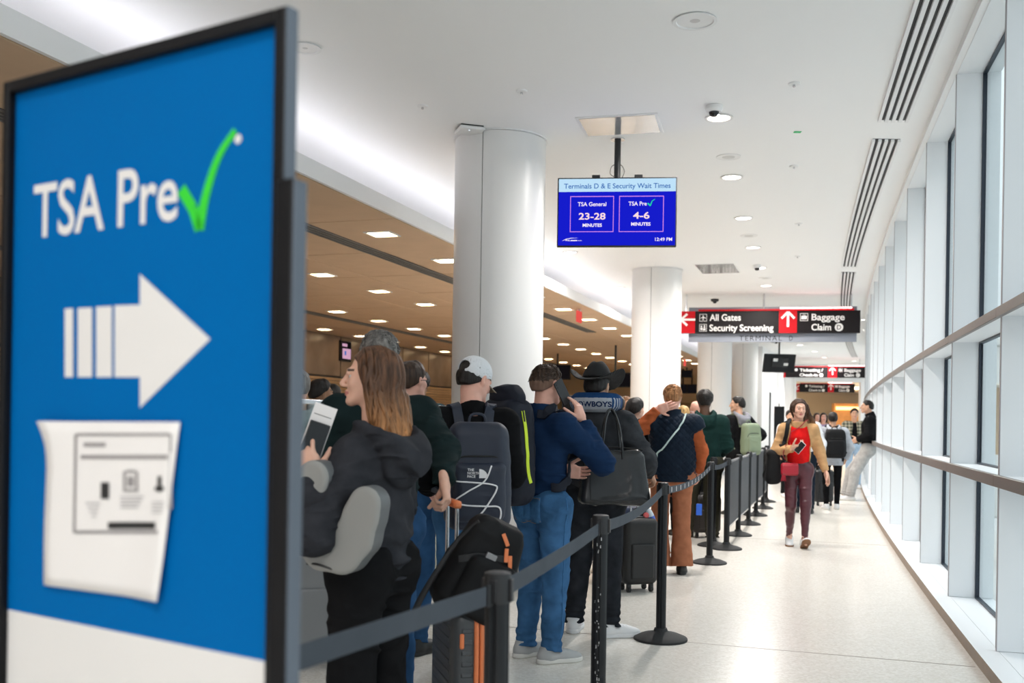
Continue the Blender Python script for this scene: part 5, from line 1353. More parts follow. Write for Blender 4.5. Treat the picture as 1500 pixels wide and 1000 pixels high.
C_wash = cloth('denim_black_washed', (.038, .040, .045), var=.55, vscale=10); C_hood = cloth('hoodie_green', (.010, .030, .027)); C_olive = cloth('trouser_olive', (.040, .038, .026)); C_lgrey = cloth('hoodie_pale_grey', (.42, .44, .48)); C_red = cloth('top_red', (.62, .012, .012)); C_camel = cloth('jacket_camel', (.56, .33, .16)); C_white = cloth('cloth_white', (.70, .70, .72)); C_teal = cloth('jacket_teal', (.035, .06, .07)); C_beige = cloth('jacket_beige', (.42, .33, .24)); C_lav = cloth('top_lavender', (.46, .36, .56)); C_gsw = cloth('jogger_grey', (.40, .39, .38)); C_ljean = cloth('denim_pale', (.34, .46, .60))
C_leather = mat('leather_burgundy', (.085, .022, .030), .34, bump=.15, bscale=40, var=.15); C_bag = mat('bag_leather_black', (.016, .017, .019), .27, bump=.12, bscale=60, var=.1); C_bagred = mat('bag_leather_red', (.38, .012, .028), .38, bump=.1, bscale=80)
S_grey = mat('shoe_grey', (.40, .40, .40), .7, bump=.3, bscale=400); S_white = mat('shoe_white', (.74, .74, .75), .5); S_black = mat('shoe_black', (.012, .012, .012), .5); S_gum = mat('sole_brown', (.22, .10, .045), .6); S_sole = mat('sole_white', (.66, .64, .60), .6)
N_pack = mat('pack_navy', (.013, .019, .038), .55, bump=.2, bscale=500, var=.12); B_pack = mat('pack_black', (.008, .008, .009), .7, spec=.2, bump=.2, bscale=500); K_pack = mat('pack_ink', (.008, .010, .019), .65, spec=.25, bump=.2, bscale=400)
G_pack = mat('pack_sage', (.20, .25, .16), .6, bump=.2, bscale=400); M_neon = mat('zip_neon', (.62, .78, .02), .4); M_orange = mat('pull_orange', (.72, .20, .07), .45)
sh_w = dict(mat=S_white, sole=S_sole); sh_b = dict(mat=S_black, sole=S_black); sh_g = dict(mat=S_grey, sole=S_sole)

# ---- 1 long haired person, charcoal hoodie
H1 = hair_mat('hair_copper_tips', (.42, .19, .07), (.105, .050, .027), 1.32, 1.50)
p1 = person('person with long copper-tipped brown hair in a charcoal hoodie and black trousers, holding a phone', at(550, 3.62), -62, 1.645, res=.0062, skin='fair', yaw=-30, pitch=2, face=True,
            pose=dict(shL=(-.148, -.01, 1.325), shR=(.15, -.01, 1.34), elL=(-.36, .0, 1.06), wrL=(-.30, .075, 1.27), elR=(.25, .06, 1.14), wrR=(.02, .33, 1.20)),
            hands=dict(L=dict(d=(.15, .35, 1), n=(.9, .3, 0), curl=[.2, .5, .55, .6], thumb=.55), R=dict(d=(-.8, .5, .3), n=(0, -.3, 1), curl=.5)),
            top=[dict(name='undershirt', mat=cloth('shirt_sky', (.42, .55, .68)), fat=.012, hem=.835, arms='', hemband=False, wr=.004, hood=False, resk=1.3, neck=.06), dict(name='hoodie', mat=C_char, fat=.034, hem=.865, hood=True, hoodsize=1.2, hooddrop=.075, wr=.011, bag=1.1, neck=.07, armfat=.03)],
            bottom=dict(mat=C_black, bag=.034, flare=.02, waist=1.0, stack=.0, wr=.010), shoe=sh_b, hair=dict(kind='long', mat=H1, len=.315, w=.085, end=1.35, side=1.05, resk=.8, locks=130, lockr=.009, sweep=(.02, -.075)))
# ---- 2 grey haired man behind
s2 = 1.77 / 1.75; M2 = Matrix.Translation((*at(556, 4.42), 0)) @ Matrix.Rotation(math.radians(14), 4, 'Z')
gl = np.array((M2.inverted() @ P(660, 734, 3.99))[:]) / s2; wrR2 = gl + np.array([-.02, .045, .085]); sh2 = np.array([.18, -.01, 1.415]); elR2 = (sh2 + wrR2) / 2 + np.array([.045, -.02, -.03])
p2 = person('grey-haired person in a dark green-black jacket pulling the orange-trimmed suitcase', at(556, 4.42), -14, 1.77, res=.008, skin='fair', yaw=10, pose=dict(elR=elR2, wrR=wrR2, elL=(-.26, .02, 1.14), wrL=(-.12, .28, 1.12), ankL=(-.13, .1, .085), ankR=(.11, -.05, .085)),
            hands=dict(R=dict(d=(.1, -.4, -1), n=(-.9, .3, 0), curl=[1.0, 1.0, 1.0, 1.0], thumb=.9)), top=dict(name='jacket', mat=C_dgreen, fat=.042, hem=.84, collar=.05, wr=.009, armfat=.026), bottom=dict(name='jeans', mat=C_denim, bag=.014), shoe=sh_g, hair=dict(kind='short', mat=H_grey, th=.012, locks=320), wide=1.06)
# ---- 3 white cap, navy backpack
p3 = person('person in a white baseball cap and black shirt wearing the navy backpack with white cord', at(691, 5.2), -8, 1.73, res=.0075, skin='pink', yaw=50, pitch=-16, pose=dict(head=(.02, .05, 1.615), elR=(.225, .04, 1.12), wrR=(.17, .27, 1.03), elL=(-.25, .02, 1.11), wrL=(-.2, .25, 1.02)),
            top=dict(name='shirt', mat=C_jet, fat=.030, hem=.88, wr=.006, neck=.062, collar=.012, hemband=False), bottom=dict(name='jeans', mat=C_denim2, bag=.012), shoe=sh_g, hair=dict(kind='short', mat=H_dark, th=.004))
def cap(F, m):
    toh = F.toh; hs = F.hs
    dome = union([ell((0, -.015, .045), (.087, .107, .090))], .01)
    def f(p):
        q = toh(p); d = dome(q); d = np.maximum(np.maximum(d, -(d + .006)), (.010 + .28 * q[:, 1]) - q[:, 2]); a = np.arctan2(q[:, 0], q[:, 1] + .015)
        d = d + .0016 * np.exp(-((np.abs(np.mod(a * 6 / (2 * math.pi) + .5, 1) - .5)) / .02) ** 2)
        d = smax(d, -ell((0, -.13, .056), (.044, .06, .028))(q), .003)
        return d * hs
    o = imesh('cap', f, F.hc - .16, F.hc + .2, .0045, m, F.root, label='white cap')
    def b(p):
        q = toh(p); u = q[:, 1] - .075; zc = .012 - .9 * q[:, 0] ** 2 * 9 - .35 * u
        d = np.maximum(np.maximum(np.abs(q[:, 2] - zc) - .0022, (q[:, 0] / .068) ** 2 + (np.maximum(u, -.01) / .085) ** 2 - 1.0), -(u + .03))
        d = np.maximum(np.abs(q[:, 2] - zc) - .0024, .05 * (np.sqrt((q[:, 0] / .070) ** 2 + (np.maximum(u, 0) / .085) ** 2) - 1)); d = np.maximum(d, -u - .02)
        return d * hs
    imesh('bill', b, F.hc - .2, F.hc + .24, .0042, mat('cap_under', (.22, .17, .12), .8), o, slack=.04)
cap(p3, mat('cap_white', (.76, .77, .80), .8, bump=.5, bscale=600))
b3 = backpack(p3, 'navy backpack laced with white bungee cord, worn below the white cap', N_pack, (.165, .095, .265), (0.005, -.285, 1.115), res=.0075, pocket=True)
m = MB(); w = decal([p3.pocket, p3.pack], p3.packc + np.array([0, -.2, 0]), (1, 0, 0), (0, 0, 1), (0, 1, 0), .005)
def cord(pts):
    out = []
    for p in smooth_path([(x, 0, z) for x, z in pts], 6):
        out.append(w(p))
    m.tube(out, .0042, 6)
cord([(.055, .055), (.02, -.02), (-.06, -.07), (-.12, -.115), (-.07, -.135), (.03, -.14), (.095, -.145), (.10, -.20), (.06, -.24), (-.01, -.245), (-.03, -.215), (.02, -.16), (.08, -.06), (.06, -.035), (-.04, -.025), (-.145, -.02)])
m.build('bungee_cord', M_cord, b3, label='white cord')
m = MB(); wl = decal([p3.pocket, p3.pack], p3.packc + np.array([0, -.2, 0]), (1, 0, 0), (0, 0, 1), (0, 1, 0), .006)
for k, tx in enumerate(('THE', 'NORTH', 'FACE')): text(m, tx, -.062, .030 - .016 * k, None, h=.0125, bold=.02, warp=wl)
flat(m, [[tuple(q) for q in [(-.005 + .043 * math.cos(t) * (1 if 1 else 0), -.004 + .044 * math.sin(t)) for t in [math.pi / 2 * k / 8 for k in range(9)]] + [(-.005, -.004)]]]); 
m.v[-10:] = [tuple(wl(Vector(v))) for v in m.v[-10:]]
text(m, 'JESTER', .005, -.215, .06, h=.008, bold=.02, warp=wl)
m.build('logo_print', M_logo, b3, smooth=False, label='white logo print')
m = MB(); wt = decal(p3.tops[0], (0, -.2, 1.36 * p3.s), (1, 0, 0), (0, 0, 1), (0, 1, 0), .003)
x = -.165
for i, ch in enumerate('HANSE'):
    t = .62 - i * .19; c_, s_ = math.cos(t), math.sin(t); bx_ = -.172 + i * .043 * (.86 + .05 * i); bz = -.088 + .076 * (i / 4) ** .75
    text(m, ch, 0, 0, None, h=.034, bold=.03, warp=lambda p, c_=c_, s_=s_, bx_=bx_, bz=bz: wt(Vector((bx_ + p.x * c_ - p.z * s_, 0, bz + p.x * s_ + p.z * c_))))
text(m, '38', -.135, -.115, None, h=.022, bold=.03, warp=wt); text(m, 'E', -.16, -.155, None, h=.03, bold=.03, warp=wt)
m.build('shirt_print', M_logo, p3.root, smooth=False, label='white lettering')
# ---- 4 man on the phone
p4 = person('person in a navy sweatshirt and blue jeans holding a black phone to the ear', at(797, 5.82), 46, 1.715, res=.0068, skin='pink', yaw=4, pitch=-6, face=True,
            pose=dict(elR=(.30, .19, 1.175), wrR=(.185, .14, 1.425), elL=(-.25, .04, 1.13), wrL=(-.05, .24, 1.11)), hands=dict(R=dict(d=(-.32, -.15, .95), n=(-.85, -.25, -.2), curl=[.25, .38, .45, .55], thumb=.25)),
            top=dict(name='sweatshirt', mat=C_navy, fat=.026, hem=.90, wr=.008, collar=.045, armfat=.026), bottom=dict(name='jeans', mat=C_denim2, bag=.020, waist=1.05, wr=.009), shoe=dict(mat=S_grey, sole=S_sole, lace=S_white, yawR=22, yawL=10), hair=dict(kind='short', mat=H_brown, th=.006, locks=340, tuft=.006, fade=mat('hair_stubble', (.17, .095, .065), .8, bump=.3, bscale=500)))
R4 = p4.Rh; c4 = p4.hw((.104, .034, -.040))
ph_z = nrm(R4 @ np.array([-.05, -.80, 1.])); ph_y = nrm(np.cross(ph_z, R4 @ np.array([.0, 1, 0]))); ph_x = np.cross(ph_y, ph_z)
phone('black phone held to the ear by the person in the navy sweatshirt', p4.M @ frame(c4, -ph_x, -ph_y, ph_z))
# back pockets, waistband loops and side seam of the jeans
def patch(mb, w, x0, x1, z0, z1, n=6, point=0.):
    g = [[w(Vector((x0 + (x1 - x0) * i / n, 0, z0 + (z1 - z0) * j / n - (point * (1 - abs(2 * i / n - 1)) if j == 0 else 0)))) for i in range(n + 1)] for j in range(n + 1)]
    V = [p for r_ in g for p in r_]; mb.add(V, [(j * (n + 1) + i, j * (n + 1) + i + 1, (j + 1) * (n + 1) + i + 1, (j + 1) * (n + 1) + i) for j in range(n) for i in range(n)])
C_pocket = cloth('denim_pocket', (.058, .165, .34), var=.3, vscale=20); M_stitch = mat('stitch_tan', (.36, .22, .10), .7)
for nm, org, di in (('back_pocket', (.085, -.3, .885), (-.30, .95, 0)), ('back_pocket', (-.085, -.3, .885), (.12, .99, 0))):
    d_ = Vector(di).normalized(); ri = Vector((d_.y, -d_.x, 0)); w_ = decal(p4.bottom, Vector(org) - d_ * .0, ri, (0, 0, 1), d_, .003); m = MB(); patch(m, w_, -.065, .065, -.075, .07, 6, .018)
    po = m.build(nm, C_pocket, p4.root, ang=0); po.modifiers.new('thick', 'SOLIDIFY').thickness = .002
    m = MB(); w2_ = decal(p4.bottom, Vector(org), ri, (0, 0, 1), d_, .0055); m.tube([w2_(Vector((x, 0, z))) for x, z in ((-.06, .062), (-.06, -.07), (0, -.088), (.06, -.07), (.06, .062), (0, .062), (-.06, .062))], .0014, 4); m.build('stitching', M_stitch, po)
d_ = Vector((-.96, .28, 0)).normalized(); w_ = decal(p4.bottom, (.4, -.1, .5), (d_.y, -d_.x, 0), (0, 0, 1), d_, .002)
m = MB(); m.tube([q_ for q_ in [w_(Vector((.03, 0, -.40 + .042 * k))) for k in range(22)] if q_.x < .3], .003, 5); m.build('side_seam', C_pocket, p4.root)
b4 = backpack(p4, 'tall ink-black roll-top backpack with a neon yellow zip, worn over the navy sweatshirt', K_pack, (.165, .115, .30), (0, -.30, 1.215), res=.0085, pocket=False, taper=.3)
m = MB(); wz = decal(p4.pack, p4.packc, (0, 1, 0), (0, 0, 1), (-1, 0, 0), .002)
m.ribbon([wz(p) for p in smooth_path([(-.02, 0, .23), (-.005, 0, .12), (.0, 0, 0), (.01, 0, -.10), (.03, 0, -.17)], 6)], (0, 1, 0), .022, .004); m.build('side_zip', M_neon, b4, label='neon yellow zip')
MB().tube([wz(Vector((-.02, 0, .23))), wz(Vector((-.012, 0, .17)))], .007, 6).build('zip_pull', M_zip, b4)
q = imesh('roll_top', lambda p: ell(p4.packc + np.array([0, .0, .30]), np.array([.13, .085, .085]))(p) + wrinkle(.010, 9, 12)(p), p4.packc + np.array([-.2, -.2, .15]), p4.packc + np.array([.2, .2, .45]), .0085, K_pack, b4)
# ---- 5 cowboy hat
p5 = person('person in a black cowboy hat and washed black denim jacket with the big black tote', at(873, 6.5), 16, 1.73, res=.0075, skin='tan', yaw=8, pitch=-8, wide=1.1, pose=dict(elR=(.33, -.03, 1.16), wrR=(.33, .20, 1.085), elL=(-.29, .0, 1.13), wrL=(-.2, .25, 1.05), ankL=(-.14, .06, .085), ankR=(.12, -.03, .085)),
            hands=dict(R=dict(d=(.2, .6, -.6), n=(-.8, 0, -.5), curl=.6)), top=dict(name='denim_jacket', mat=C_wash, fat=.042, hem=.93, wr=.010, collar=.05, armfat=.036), bottom=dict(name='jeans', mat=cloth('jeans_black', (.022, .024, .029), var=.5, vscale=9), bag=.024, stack=.010), shoe=dict(mat=S_white, sole=S_white, yawL=-4, yawR=62, size=1.05), hair=dict(kind='short', mat=H_dark, th=.008))
def cowboy(F, m):
    toh, hs = F.toh, F.hs
    def crown(p):
        q = toh(p); k = 1 - .22 * np.clip((q[:, 2] - .06) / .12, 0, 1); d = ell((0, -.01, .06), (.100, .125, .130))((q * np.stack([1 / k, 1 / k, np.ones_like(k)], 1)).astype(np.float32))
        d = smax(d, -ell((0, .0, .20), (.022, .09, .045))(q), .02); d = np.maximum(d, .052 - q[:, 2]); return d * hs
    o = imesh('hat', crown, F.hc - .2, F.hc + .26, .0065, m, F.root, label='black cowboy hat')
    def brim(p):
        q = toh(p); r = np.sqrt((q[:, 0] / .185) ** 2 + ((q[:, 1] + .005) / .215) ** 2); z = .05 + .075 * np.clip(np.abs(q[:, 0]) / .185, 0, 1.2) ** 2.6 * 1.0 - .03 * (q[:, 1] / .2) ** 2
        return np.maximum(np.abs(q[:, 2] - z) - .005, (r - 1) * .15) * hs * .8
    imesh('brim', brim, F.hc - .3, F.hc + .3, .0065, m, o, slack=.04)
cowboy(p5, mat('felt_black', (.006, .006, .007), .85, bump=.1, bscale=400))
np5 = thing('neck_pillow', 'navy and grey neck pillow with striped ends under the black cowboy hat', 'neck pillow', M=p5.M)
ctr = p5.J['neck'] + np.array([0, .01, .062])
def ringpill(p):
    q = p - A3(ctr); R = np.sqrt(q[:, 0] ** 2 + (q[:, 1] * 1.0) ** 2); d = np.sqrt((R - .115) ** 2 + (q[:, 2] + .0) ** 2 * .8) - .058; return np.maximum(d, q[:, 1] - .09) + wrinkle(.003)(p)
def pillmat(c):
    q = c - ctr; a = np.degrees(np.arctan2(q[:, 0], -q[:, 1])); m_ = np.where(q[:, 2] > .028, 1, 0); st = (np.abs(a) > 48) & (np.abs(a) < 82) & (np.mod(np.abs(a) - 48, 9) < 4.5) & (m_ == 0)
    return np.where(st, 1, np.where(np.abs(a) > 82, 1, m_))
npo = imesh('cushion', ringpill, ctr - .22, ctr + .22, .006, [cloth('pillow_grey', (.34, .36, .40)), cloth('pillow_navy', (.012, .045, .13))], np5, matf=pillmat)
m = MB(); wd = decal(npo, ctr + np.array([0, -.2, -.01]), (1, 0, 0), (0, 0, 1), (0, 1, 0), .002)
text(m, 'COWBOYS', -.125, -.018, .125, h=.034, bold=.03, warp=wd); m.build('lettering', cloth('letter_navy', (.008, .02, .07)), np5, smooth=False, label='navy letters')
tt = thing('tote_bag', 'large black leather tote bag hanging under the arm of the person in the cowboy hat', 'bag', M=Matrix.Translation((*at(901, 6.22), 0)) @ Matrix.Rotation(.02, 4, 'Z'))
def tote(p):
    q = p - A3((0, 0, 1.045)); u = np.clip((q[:, 2] + .17) / .34, 0, 1); hx = .235 - .055 * u; d = rbox((0, 0, 0), (.2, .095, .175), .05)((q * np.stack([.2 / hx, 1 + .75 * u, np.ones_like(u)], 1)).astype(np.float32)); return d * .8 + wrinkle(.007, 7, 7)(p)
to = imesh('body', tote, (-.33, -.2, .78), (.33, .2, 1.32), .0085, C_bag, tt, slack=.05)
m = MB()
for sd in (-1, 1):
    m = MB(); m.tube(smooth_path([(-.085, sd * .055, 1.16), (-.075, sd * .06, 1.30), (-.055, sd * .03 + .02, 1.42), (-.02, sd * .03 + .05, 1.47), (.015, sd * .03 + .02, 1.40), (.035, sd * .06, 1.28), (.045, sd * .055, 1.16)], 6), .008, 8); m.build('strap', C_bag, tt)
MB().tube(smooth_path([(-.175, -.012, 1.22), (0, -.0, 1.232), (.175, -.012, 1.22)], 6), .006, 6).build('zip', M_zip, tt)
m = MB(); wd = decal(to, (0, -.2, 1.0), (1, 0, 0), (0, 0, 1), (0, 1, 0), .001); m.tube([wd(p) for p in smooth_path([(-.15, 0, .16), (-.155, 0, 0), (-.15, 0, -.09)], 6)], .004, 6); m.tube([wd(p) for p in smooth_path([(-.15, 0, -.09), (0, 0, -.10), (.17, 0, -.08)], 6)], .004, 6); m.build('piping', C_bag, tt)
# ---- 6.. the queue farther on
p6 = person('tall person with thinning grey hair, mostly hidden behind the black cowboy hat', at(868, 9.25), 20, 1.90, res=.0155, skin='fair', top=dict(name='jacket', mat=C_black, fat=.035, hem=.86), bottom=dict(mat=C_black), shoe=sh_b, hair=dict(kind='short', mat=H_grey, th=.006))
p7 = person('person with short black hair in a black jacket, left of the rust sleeve', at(929, 9.8), 48, 1.62, res=.012, skin='fair', top=dict(name='jacket', mat=C_black, fat=.035, hem=.84, hood=True), bottom=dict(mat=C_black), shoe=dict(mat=S_white, sole=S_gum), hair=dict(kind='short', mat=H_dark, th=.018), pose=dict(elR=(.26, .05, 1.12), wrR=(.2, .28, 1.12)))
gtoy = thing('green_tag', 'small bright green tag hanging beside the rust sleeve', 'tag', (*at(939, 9.0), 1.08))
o = imesh('tag_body', lambda p: union([ell((0, 0, .0), (.032, .018, .05)), ell((0.02, 0, .045), (.026, .016, .024)), ell((-.022, 0, .03), (.018, .014, .03))], .015)(p), (-.1, -.1, -.1), (.1, .1, .12), .007, mat('green_plastic', (.01, .50, .12), .4), gtoy)
MB().tube([(0, 0, .05), (0, .01, .13)], .004, 6).build('cord', M_blackp, gtoy)
p8 = person('person with ginger hair in a quilted navy vest and rust trousers, hand on nape', at(985, 9.2), 4, 1.73, res=.0085, skin='pink', yaw=4, pitch=-12, wide=1.12, pose=dict(elL=(-.345, -.07, 1.32), wrL=(-.15, -.115, 1.525), elR=(.27, .0, 1.14), wrR=(.27, .12, .95)), hands=dict(L=dict(d=(.92, -.12, .3), n=(0, .95, .1), curl=.2, thumb=.1, size=1.05)),
            top=[dict(name='sweater', mat=C_rust, fat=.022, hem=.92, resk=1.2), dict(name='quilted_vest', mat=C_quilt, fat=.052, hem=.86, sleeve=.10, armfat=.040, pattern='quilt', collar=.06, wr=.002, bag=1.5, resk=.8)], bottom=dict(mat=C_rustp, bag=.022, flare=.045, waist=1.0, stack=0), shoe=sh_b, hair=dict(kind='short', mat=H_red, th=.014, locks=300))
m = MB(); strap(m, p8, [(.12, -.05, 1.47), (.07, -.14, 1.38), (-.02, -.17, 1.26), (-.12, -.17, 1.13), (-.19, -.12, 1.04)], .014, .006, .012); m.build('bag_strap', mat('strap_mint', (.50, .62, .60), .5), p8.root, label='pale mint bag strap')
p9 = person('person with black locs in a dark green hoodie and olive trousers', at(1032, 11.55), 2, 1.76, res=.0095, skin='dark', wide=1.1, pose=dict(ankL=(-.19, .03, .085), kneeL=(-.16, .03, .49), elL=(-.26, .03, 1.13), wrL=(-.2, .25, 1.0), elR=(.26, .03, 1.13), wrR=(.2, .25, 1.0)), top=dict(name='hoodie', mat=C_hood, fat=.046, hem=.88, hood=True, bag=.6, wr=.01, armfat=.04), bottom=dict(name='cargo_trousers', mat=C_olive, bag=.035, stack=.01), shoe=sh_b, hair=dict(kind='afro', mat=H_dark, th=.004))
p10 = person('person in profile with black hair and a sage green backpack', at(1081, 15.2), -28, 1.80, res=.0105, skin='tan', yaw=-48, pose=dict(elR=(.36, -.10, 1.19), wrR=(.22, .05, 1.02)), face=True, top=[dict(name='hood', mat=cloth('hood_grey', (.24, .24, .27)), fat=.03, hem=1.2, hood=True, arms='', hemband=False), dict(name='jacket', mat=C_black, fat=.036, hem=.86)], bottom=dict(mat=C_black), shoe=sh_b, hair=dict(kind='short', mat=H_dark, th=.012))
backpack(p10, 'sage green backpack worn by the person in profile behind the dark green hoodie', G_pack, (.16, .09, .24), (.02, -.27, 1.16), res=.011)
# crowd heads in the hall
p11 = person('bald person seen from behind, left of the black locs', at(1019, 13.6), 0, 1.69, res=.0165, skin='pink', top=dict(name='coat', mat=C_beige, fat=.04, hem=.8), bottom=dict(mat=C_black), shoe=sh_b)
p12 = person('person with long blond hair, beside the quilted vest shoulder', at(1001, 12.3), -10, 1.60, res=.0165, top=dict(name='coat', mat=C_navy, fat=.04, hem=.8), bottom=dict(mat=C_black), shoe=sh_b, hair=dict(kind='long', mat=H_blond, len=.28))
p13_ = person('short person with reddish brown hair, below the bald head', at(1013, 12.9), 8, 1.53, res=.0165, top=dict(name='coat', mat=C_jet, fat=.035, hem=.8), bottom=dict(mat=C_black), shoe=sh_b, hair=dict(kind='short', mat=hair_mat('hair_auburn', (.12, .04, .025)), th=.018))
p27 = person('person with black hair in a dark coat, just right of the tote bag person', at(904, 11.4), 12, 1.68, res=.0165, skin='tan', top=dict(name='coat', mat=C_black, fat=.04, hem=.8), bottom=dict(mat=C_black), shoe=sh_b, hair=dict(kind='short', mat=H_dark, th=.016))
p28 = person('person with long light brown hair, in front of the second column', at(916, 13.0), 150, 1.72, res=.0165, skin='tan', top=dict(name='coat', mat=C_lgrey, fat=.04, hem=.8), bottom=dict(mat=C_black), shoe=sh_b, hair=dict(kind='long', mat=hair_mat('hair_toffee', (.20, .10, .05)), len=.25))
p22 = person('person with glasses and brown hair behind the grey-haired person', at(600, 5.95), 28, 1.73, res=.0095, skin='pink', yaw=10, top=dict(name='jacket', mat=C_teal, fat=.036, hem=.84), bottom=dict(name='jeans', mat=C_denim), shoe=sh_b, hair=dict(kind='short', mat=H_brown, th=.010))
g = MB()
for sd in (-1, 1):
    g.tube([p22.hw((sd * (.032 + .022 * math.cos(t)), .098, .002 + .017 * math.sin(t))) for t in [k * math.pi / 6 for k in range(13)]], .0018, 5); g.tube([p22.hw((sd * .054, .096, .006)), p22.hw((sd * .080, .0, .006)), p22.hw((sd * .080, -.03, -.01))], .002, 5)
g.tube([p22.hw((-.01, .099, .006)), p22.hw((.01, .099, .006))], .0018, 5); g.build('glasses', M_black, p22.root)
p21 = person('person with a black afro looking down behind the glass queue screen', at(612, 8.65), 172, 1.80, res=.011, skin='brown', pitch=-28, face=True, pose=dict(head=(0, .05, 1.62), elR=(.25, .05, 1.13), wrR=(.1, .3, 1.12), elL=(-.25, .05, 1.13), wrL=(-.1, .3, 1.12)), top=[dict(name='shirt', mat=C_white, fat=.02, hem=.9, arms='', resk=1.2), dict(name='jacket', mat=C_teal, fat=.04, hem=.86, open=.07)], bottom=dict(mat=C_black), shoe=sh_w, hair=dict(kind='afro', mat=H_dark, th=.004))
p23 = person('person with black hair far left, between the blue sign and the long-haired person', at(467, 8.6), 60, 1.71, res=.0155, skin='brown', top=dict(name='jacket', mat=C_black, fat=.04, hem=.84), bottom=dict(mat=C_black), shoe=sh_b, hair=dict(kind='short', mat=H_dark, th=.016))
p24 = person('person with curly black hair half hidden behind the long-haired person', at(486, 9.3), 20, 1.69, res=.0155, skin='dark', top=dict(name='jacket', mat=C_jet, fat=.04, hem=.84), bottom=dict(mat=C_black), shoe=sh_b, hair=dict(kind='afro', mat=H_dark, th=-.012))
p25 = person('person in a pale grey hoodie beside the edge of the blue sign', at(436, 6.6), -20, 1.70, res=.012, skin='fair', top=dict(name='hoodie', mat=C_lgrey, fat=.04, hem=.84, hood=True), bottom=dict(name='jeans', mat=C_denim), shoe=sh_w, hair=dict(kind='short', mat=H_grey, th=.012))
suitcase('grey suitcase standing beside the edge of the blue sign', at(452, 5.6), .3, .42, .26, .62, mat('case_grey', (.20, .21, .22), .5), handle=.3)
# ---- people walking and waiting on the right
C_plaid = mat('plaid_flannel', (.3, .3, .25), .85)
nt = C_plaid.node_tree; bs = nt.nodes['Principled BSDF']; tc = nt.nodes.new('ShaderNodeTexCoord'); mixes = []
for ax in ('X', 'Z'):
    wv = nt.nodes.new('ShaderNodeTexWave'); wv.wave_type = 'BANDS'; wv.bands_direction = ax; wv.inputs['Scale'].default_value = 4.2; nt.links.new(tc.outputs['Object'], wv.inputs['Vector'])
    gt = nt.nodes.new('ShaderNodeMath'); gt.operation = 'GREATER_THAN'; gt.inputs[1].default_value = .5; nt.links.new(wv.outputs['Fac'], gt.inputs[0]); mixes.append(gt)
ad = nt.nodes.new('ShaderNodeMath'); ad.operation = 'ADD'; nt.links.new(mixes[0].outputs[0], ad.inputs[0]); nt.links.new(mixes[1].outputs[0], ad.inputs[1])
dv = nt.nodes.new('ShaderNodeMath'); dv.operation = 'MULTIPLY'; dv.inputs[1].default_value = .5; nt.links.new(ad.outputs[0], dv.inputs[0])
cr = nt.nodes.new('ShaderNodeValToRGB'); cr.color_ramp.interpolation = 'CONSTANT'; cr.color_ramp.elements[0].color = (.03, .04, .03, 1); cr.color_ramp.elements[1].position = .9; cr.color_ramp.elements[1].color = (.42, .38, .30, 1)
e_ = cr.color_ramp.elements.new(.4); e_.color = (.20, .19, .13, 1); nt.links.new(dv.outputs[0], cr.inputs[0]); nt.links.new(cr.outputs[0], bs.inputs['Base Color'])
H13 = hair_mat('hair_balayage', (.34, .17, .07), (.06, .03, .018), 1.28, 1.50)
p13 = person('person in a red top, camel jacket and burgundy leather trousers walking towards the camera', at(1170, 11.4), 188, 1.68, res=.0075, skin='fair', face=True, yaw=-8, pitch=-3, wide=.95,
             pose=dict(elR=(.255, -.03, 1.13), wrR=(.09, .20, 1.165), elL=(-.255, -.07, 1.14), wrL=(-.315, .03, .895), hipL=(-.08, .01, .91), hipR=(.08, -.01, .91), kneeL=(-.075, .14, .50), ankL=(-.055, .24, .10), kneeR=(.085, .07, .49), ankR=(.075, -.10, .095)),
             hands=dict(R=dict(d=(-.75, .5, .35), n=(-.3, -.2, .9), curl=.55, thumb=.6), L=dict(d=(-.25, .1, -1), n=(.8, .3, 0), curl=.22)),
             top=[dict(name='red_top', mat=C_red, fat=.008, hem=.985, arms='', wr=.002, hemband=False, neck=.064, resk=.9), dict(name='jacket', mat=C_camel, fat=.022, hem=.93, open=.17, neck=.085, collar=.03, wr=.006, hemband=False, rib=False)],
             bottom=dict(mat=C_leather, bag=.006, waist=1.02, stack=.003, wr=.006, len=.055, flare=-.014), shoe=dict(mat=S_white, sole=S_gum, pitchL=28, pitchR=-6, yawL=-2, yawR=6), hair=dict(kind='long', mat=H13, len=.27, w=.09, sweep=(-.11, -.03), locks=70, resk=.9))
m = MB(); m.tube([p13.hw((.04 * math.sin(t) * 1.1, .045 + .02 * math.cos(t), -.165 - .012 * math.cos(t))) for t in [-1.2 + .3 * k for k in range(9)]], .0018, 5); m.build('necklace', mat('gold', (.8, .5, .15), .2, metal=1), p13.root)
phone('phone in a white case held by the person in the red top', p13.M @ frame((.02 * 1, .262, 1.135), Vector((-.75, .55, .35)).normalized(), Vector((-.5, -.83, .2)).normalized(), Vector((-.75, .55, .35)).cross(Vector((-.5, -.83, .2))).normalized()) @ Matrix.Rotation(1.1, 4, 'Y'), S_white)
bt = thing('shoulder_bag', 'black slouchy shoulder bag of the person in the red top', 'bag', M=p13.M)
bc = A3((.275, -.10, .93))
imesh('body', lambda p: rbox(bc, (.085, .175, .20), .07)((p - bc) * A3((1, 1, 1)) * (1 - .25 * np.clip((p[:, 2:3] - bc[2]) / .2, -1, 1) * -1 * .5) + bc) * .85 + wrinkle(.010, 7, 7)(p), bc - .3, bc + .3, .009, B_pack, bt, slack=.05)
m = MB(); strap(m, p13, [(.20, -.09, 1.12), (.155, -.085, 1.32), (.125, -.03, 1.47), (.125, .05, 1.43), (.15, .10, 1.28), (.20, .06, 1.12)], .045, .008, .010); m.build('strap', B_pack, bt)
rb = thing('crossbody_bag', 'small red crossbody bag with a tassel on the burgundy trousers', 'bag', M=p13.M)
rc_ = A3((.115, .165, .885))
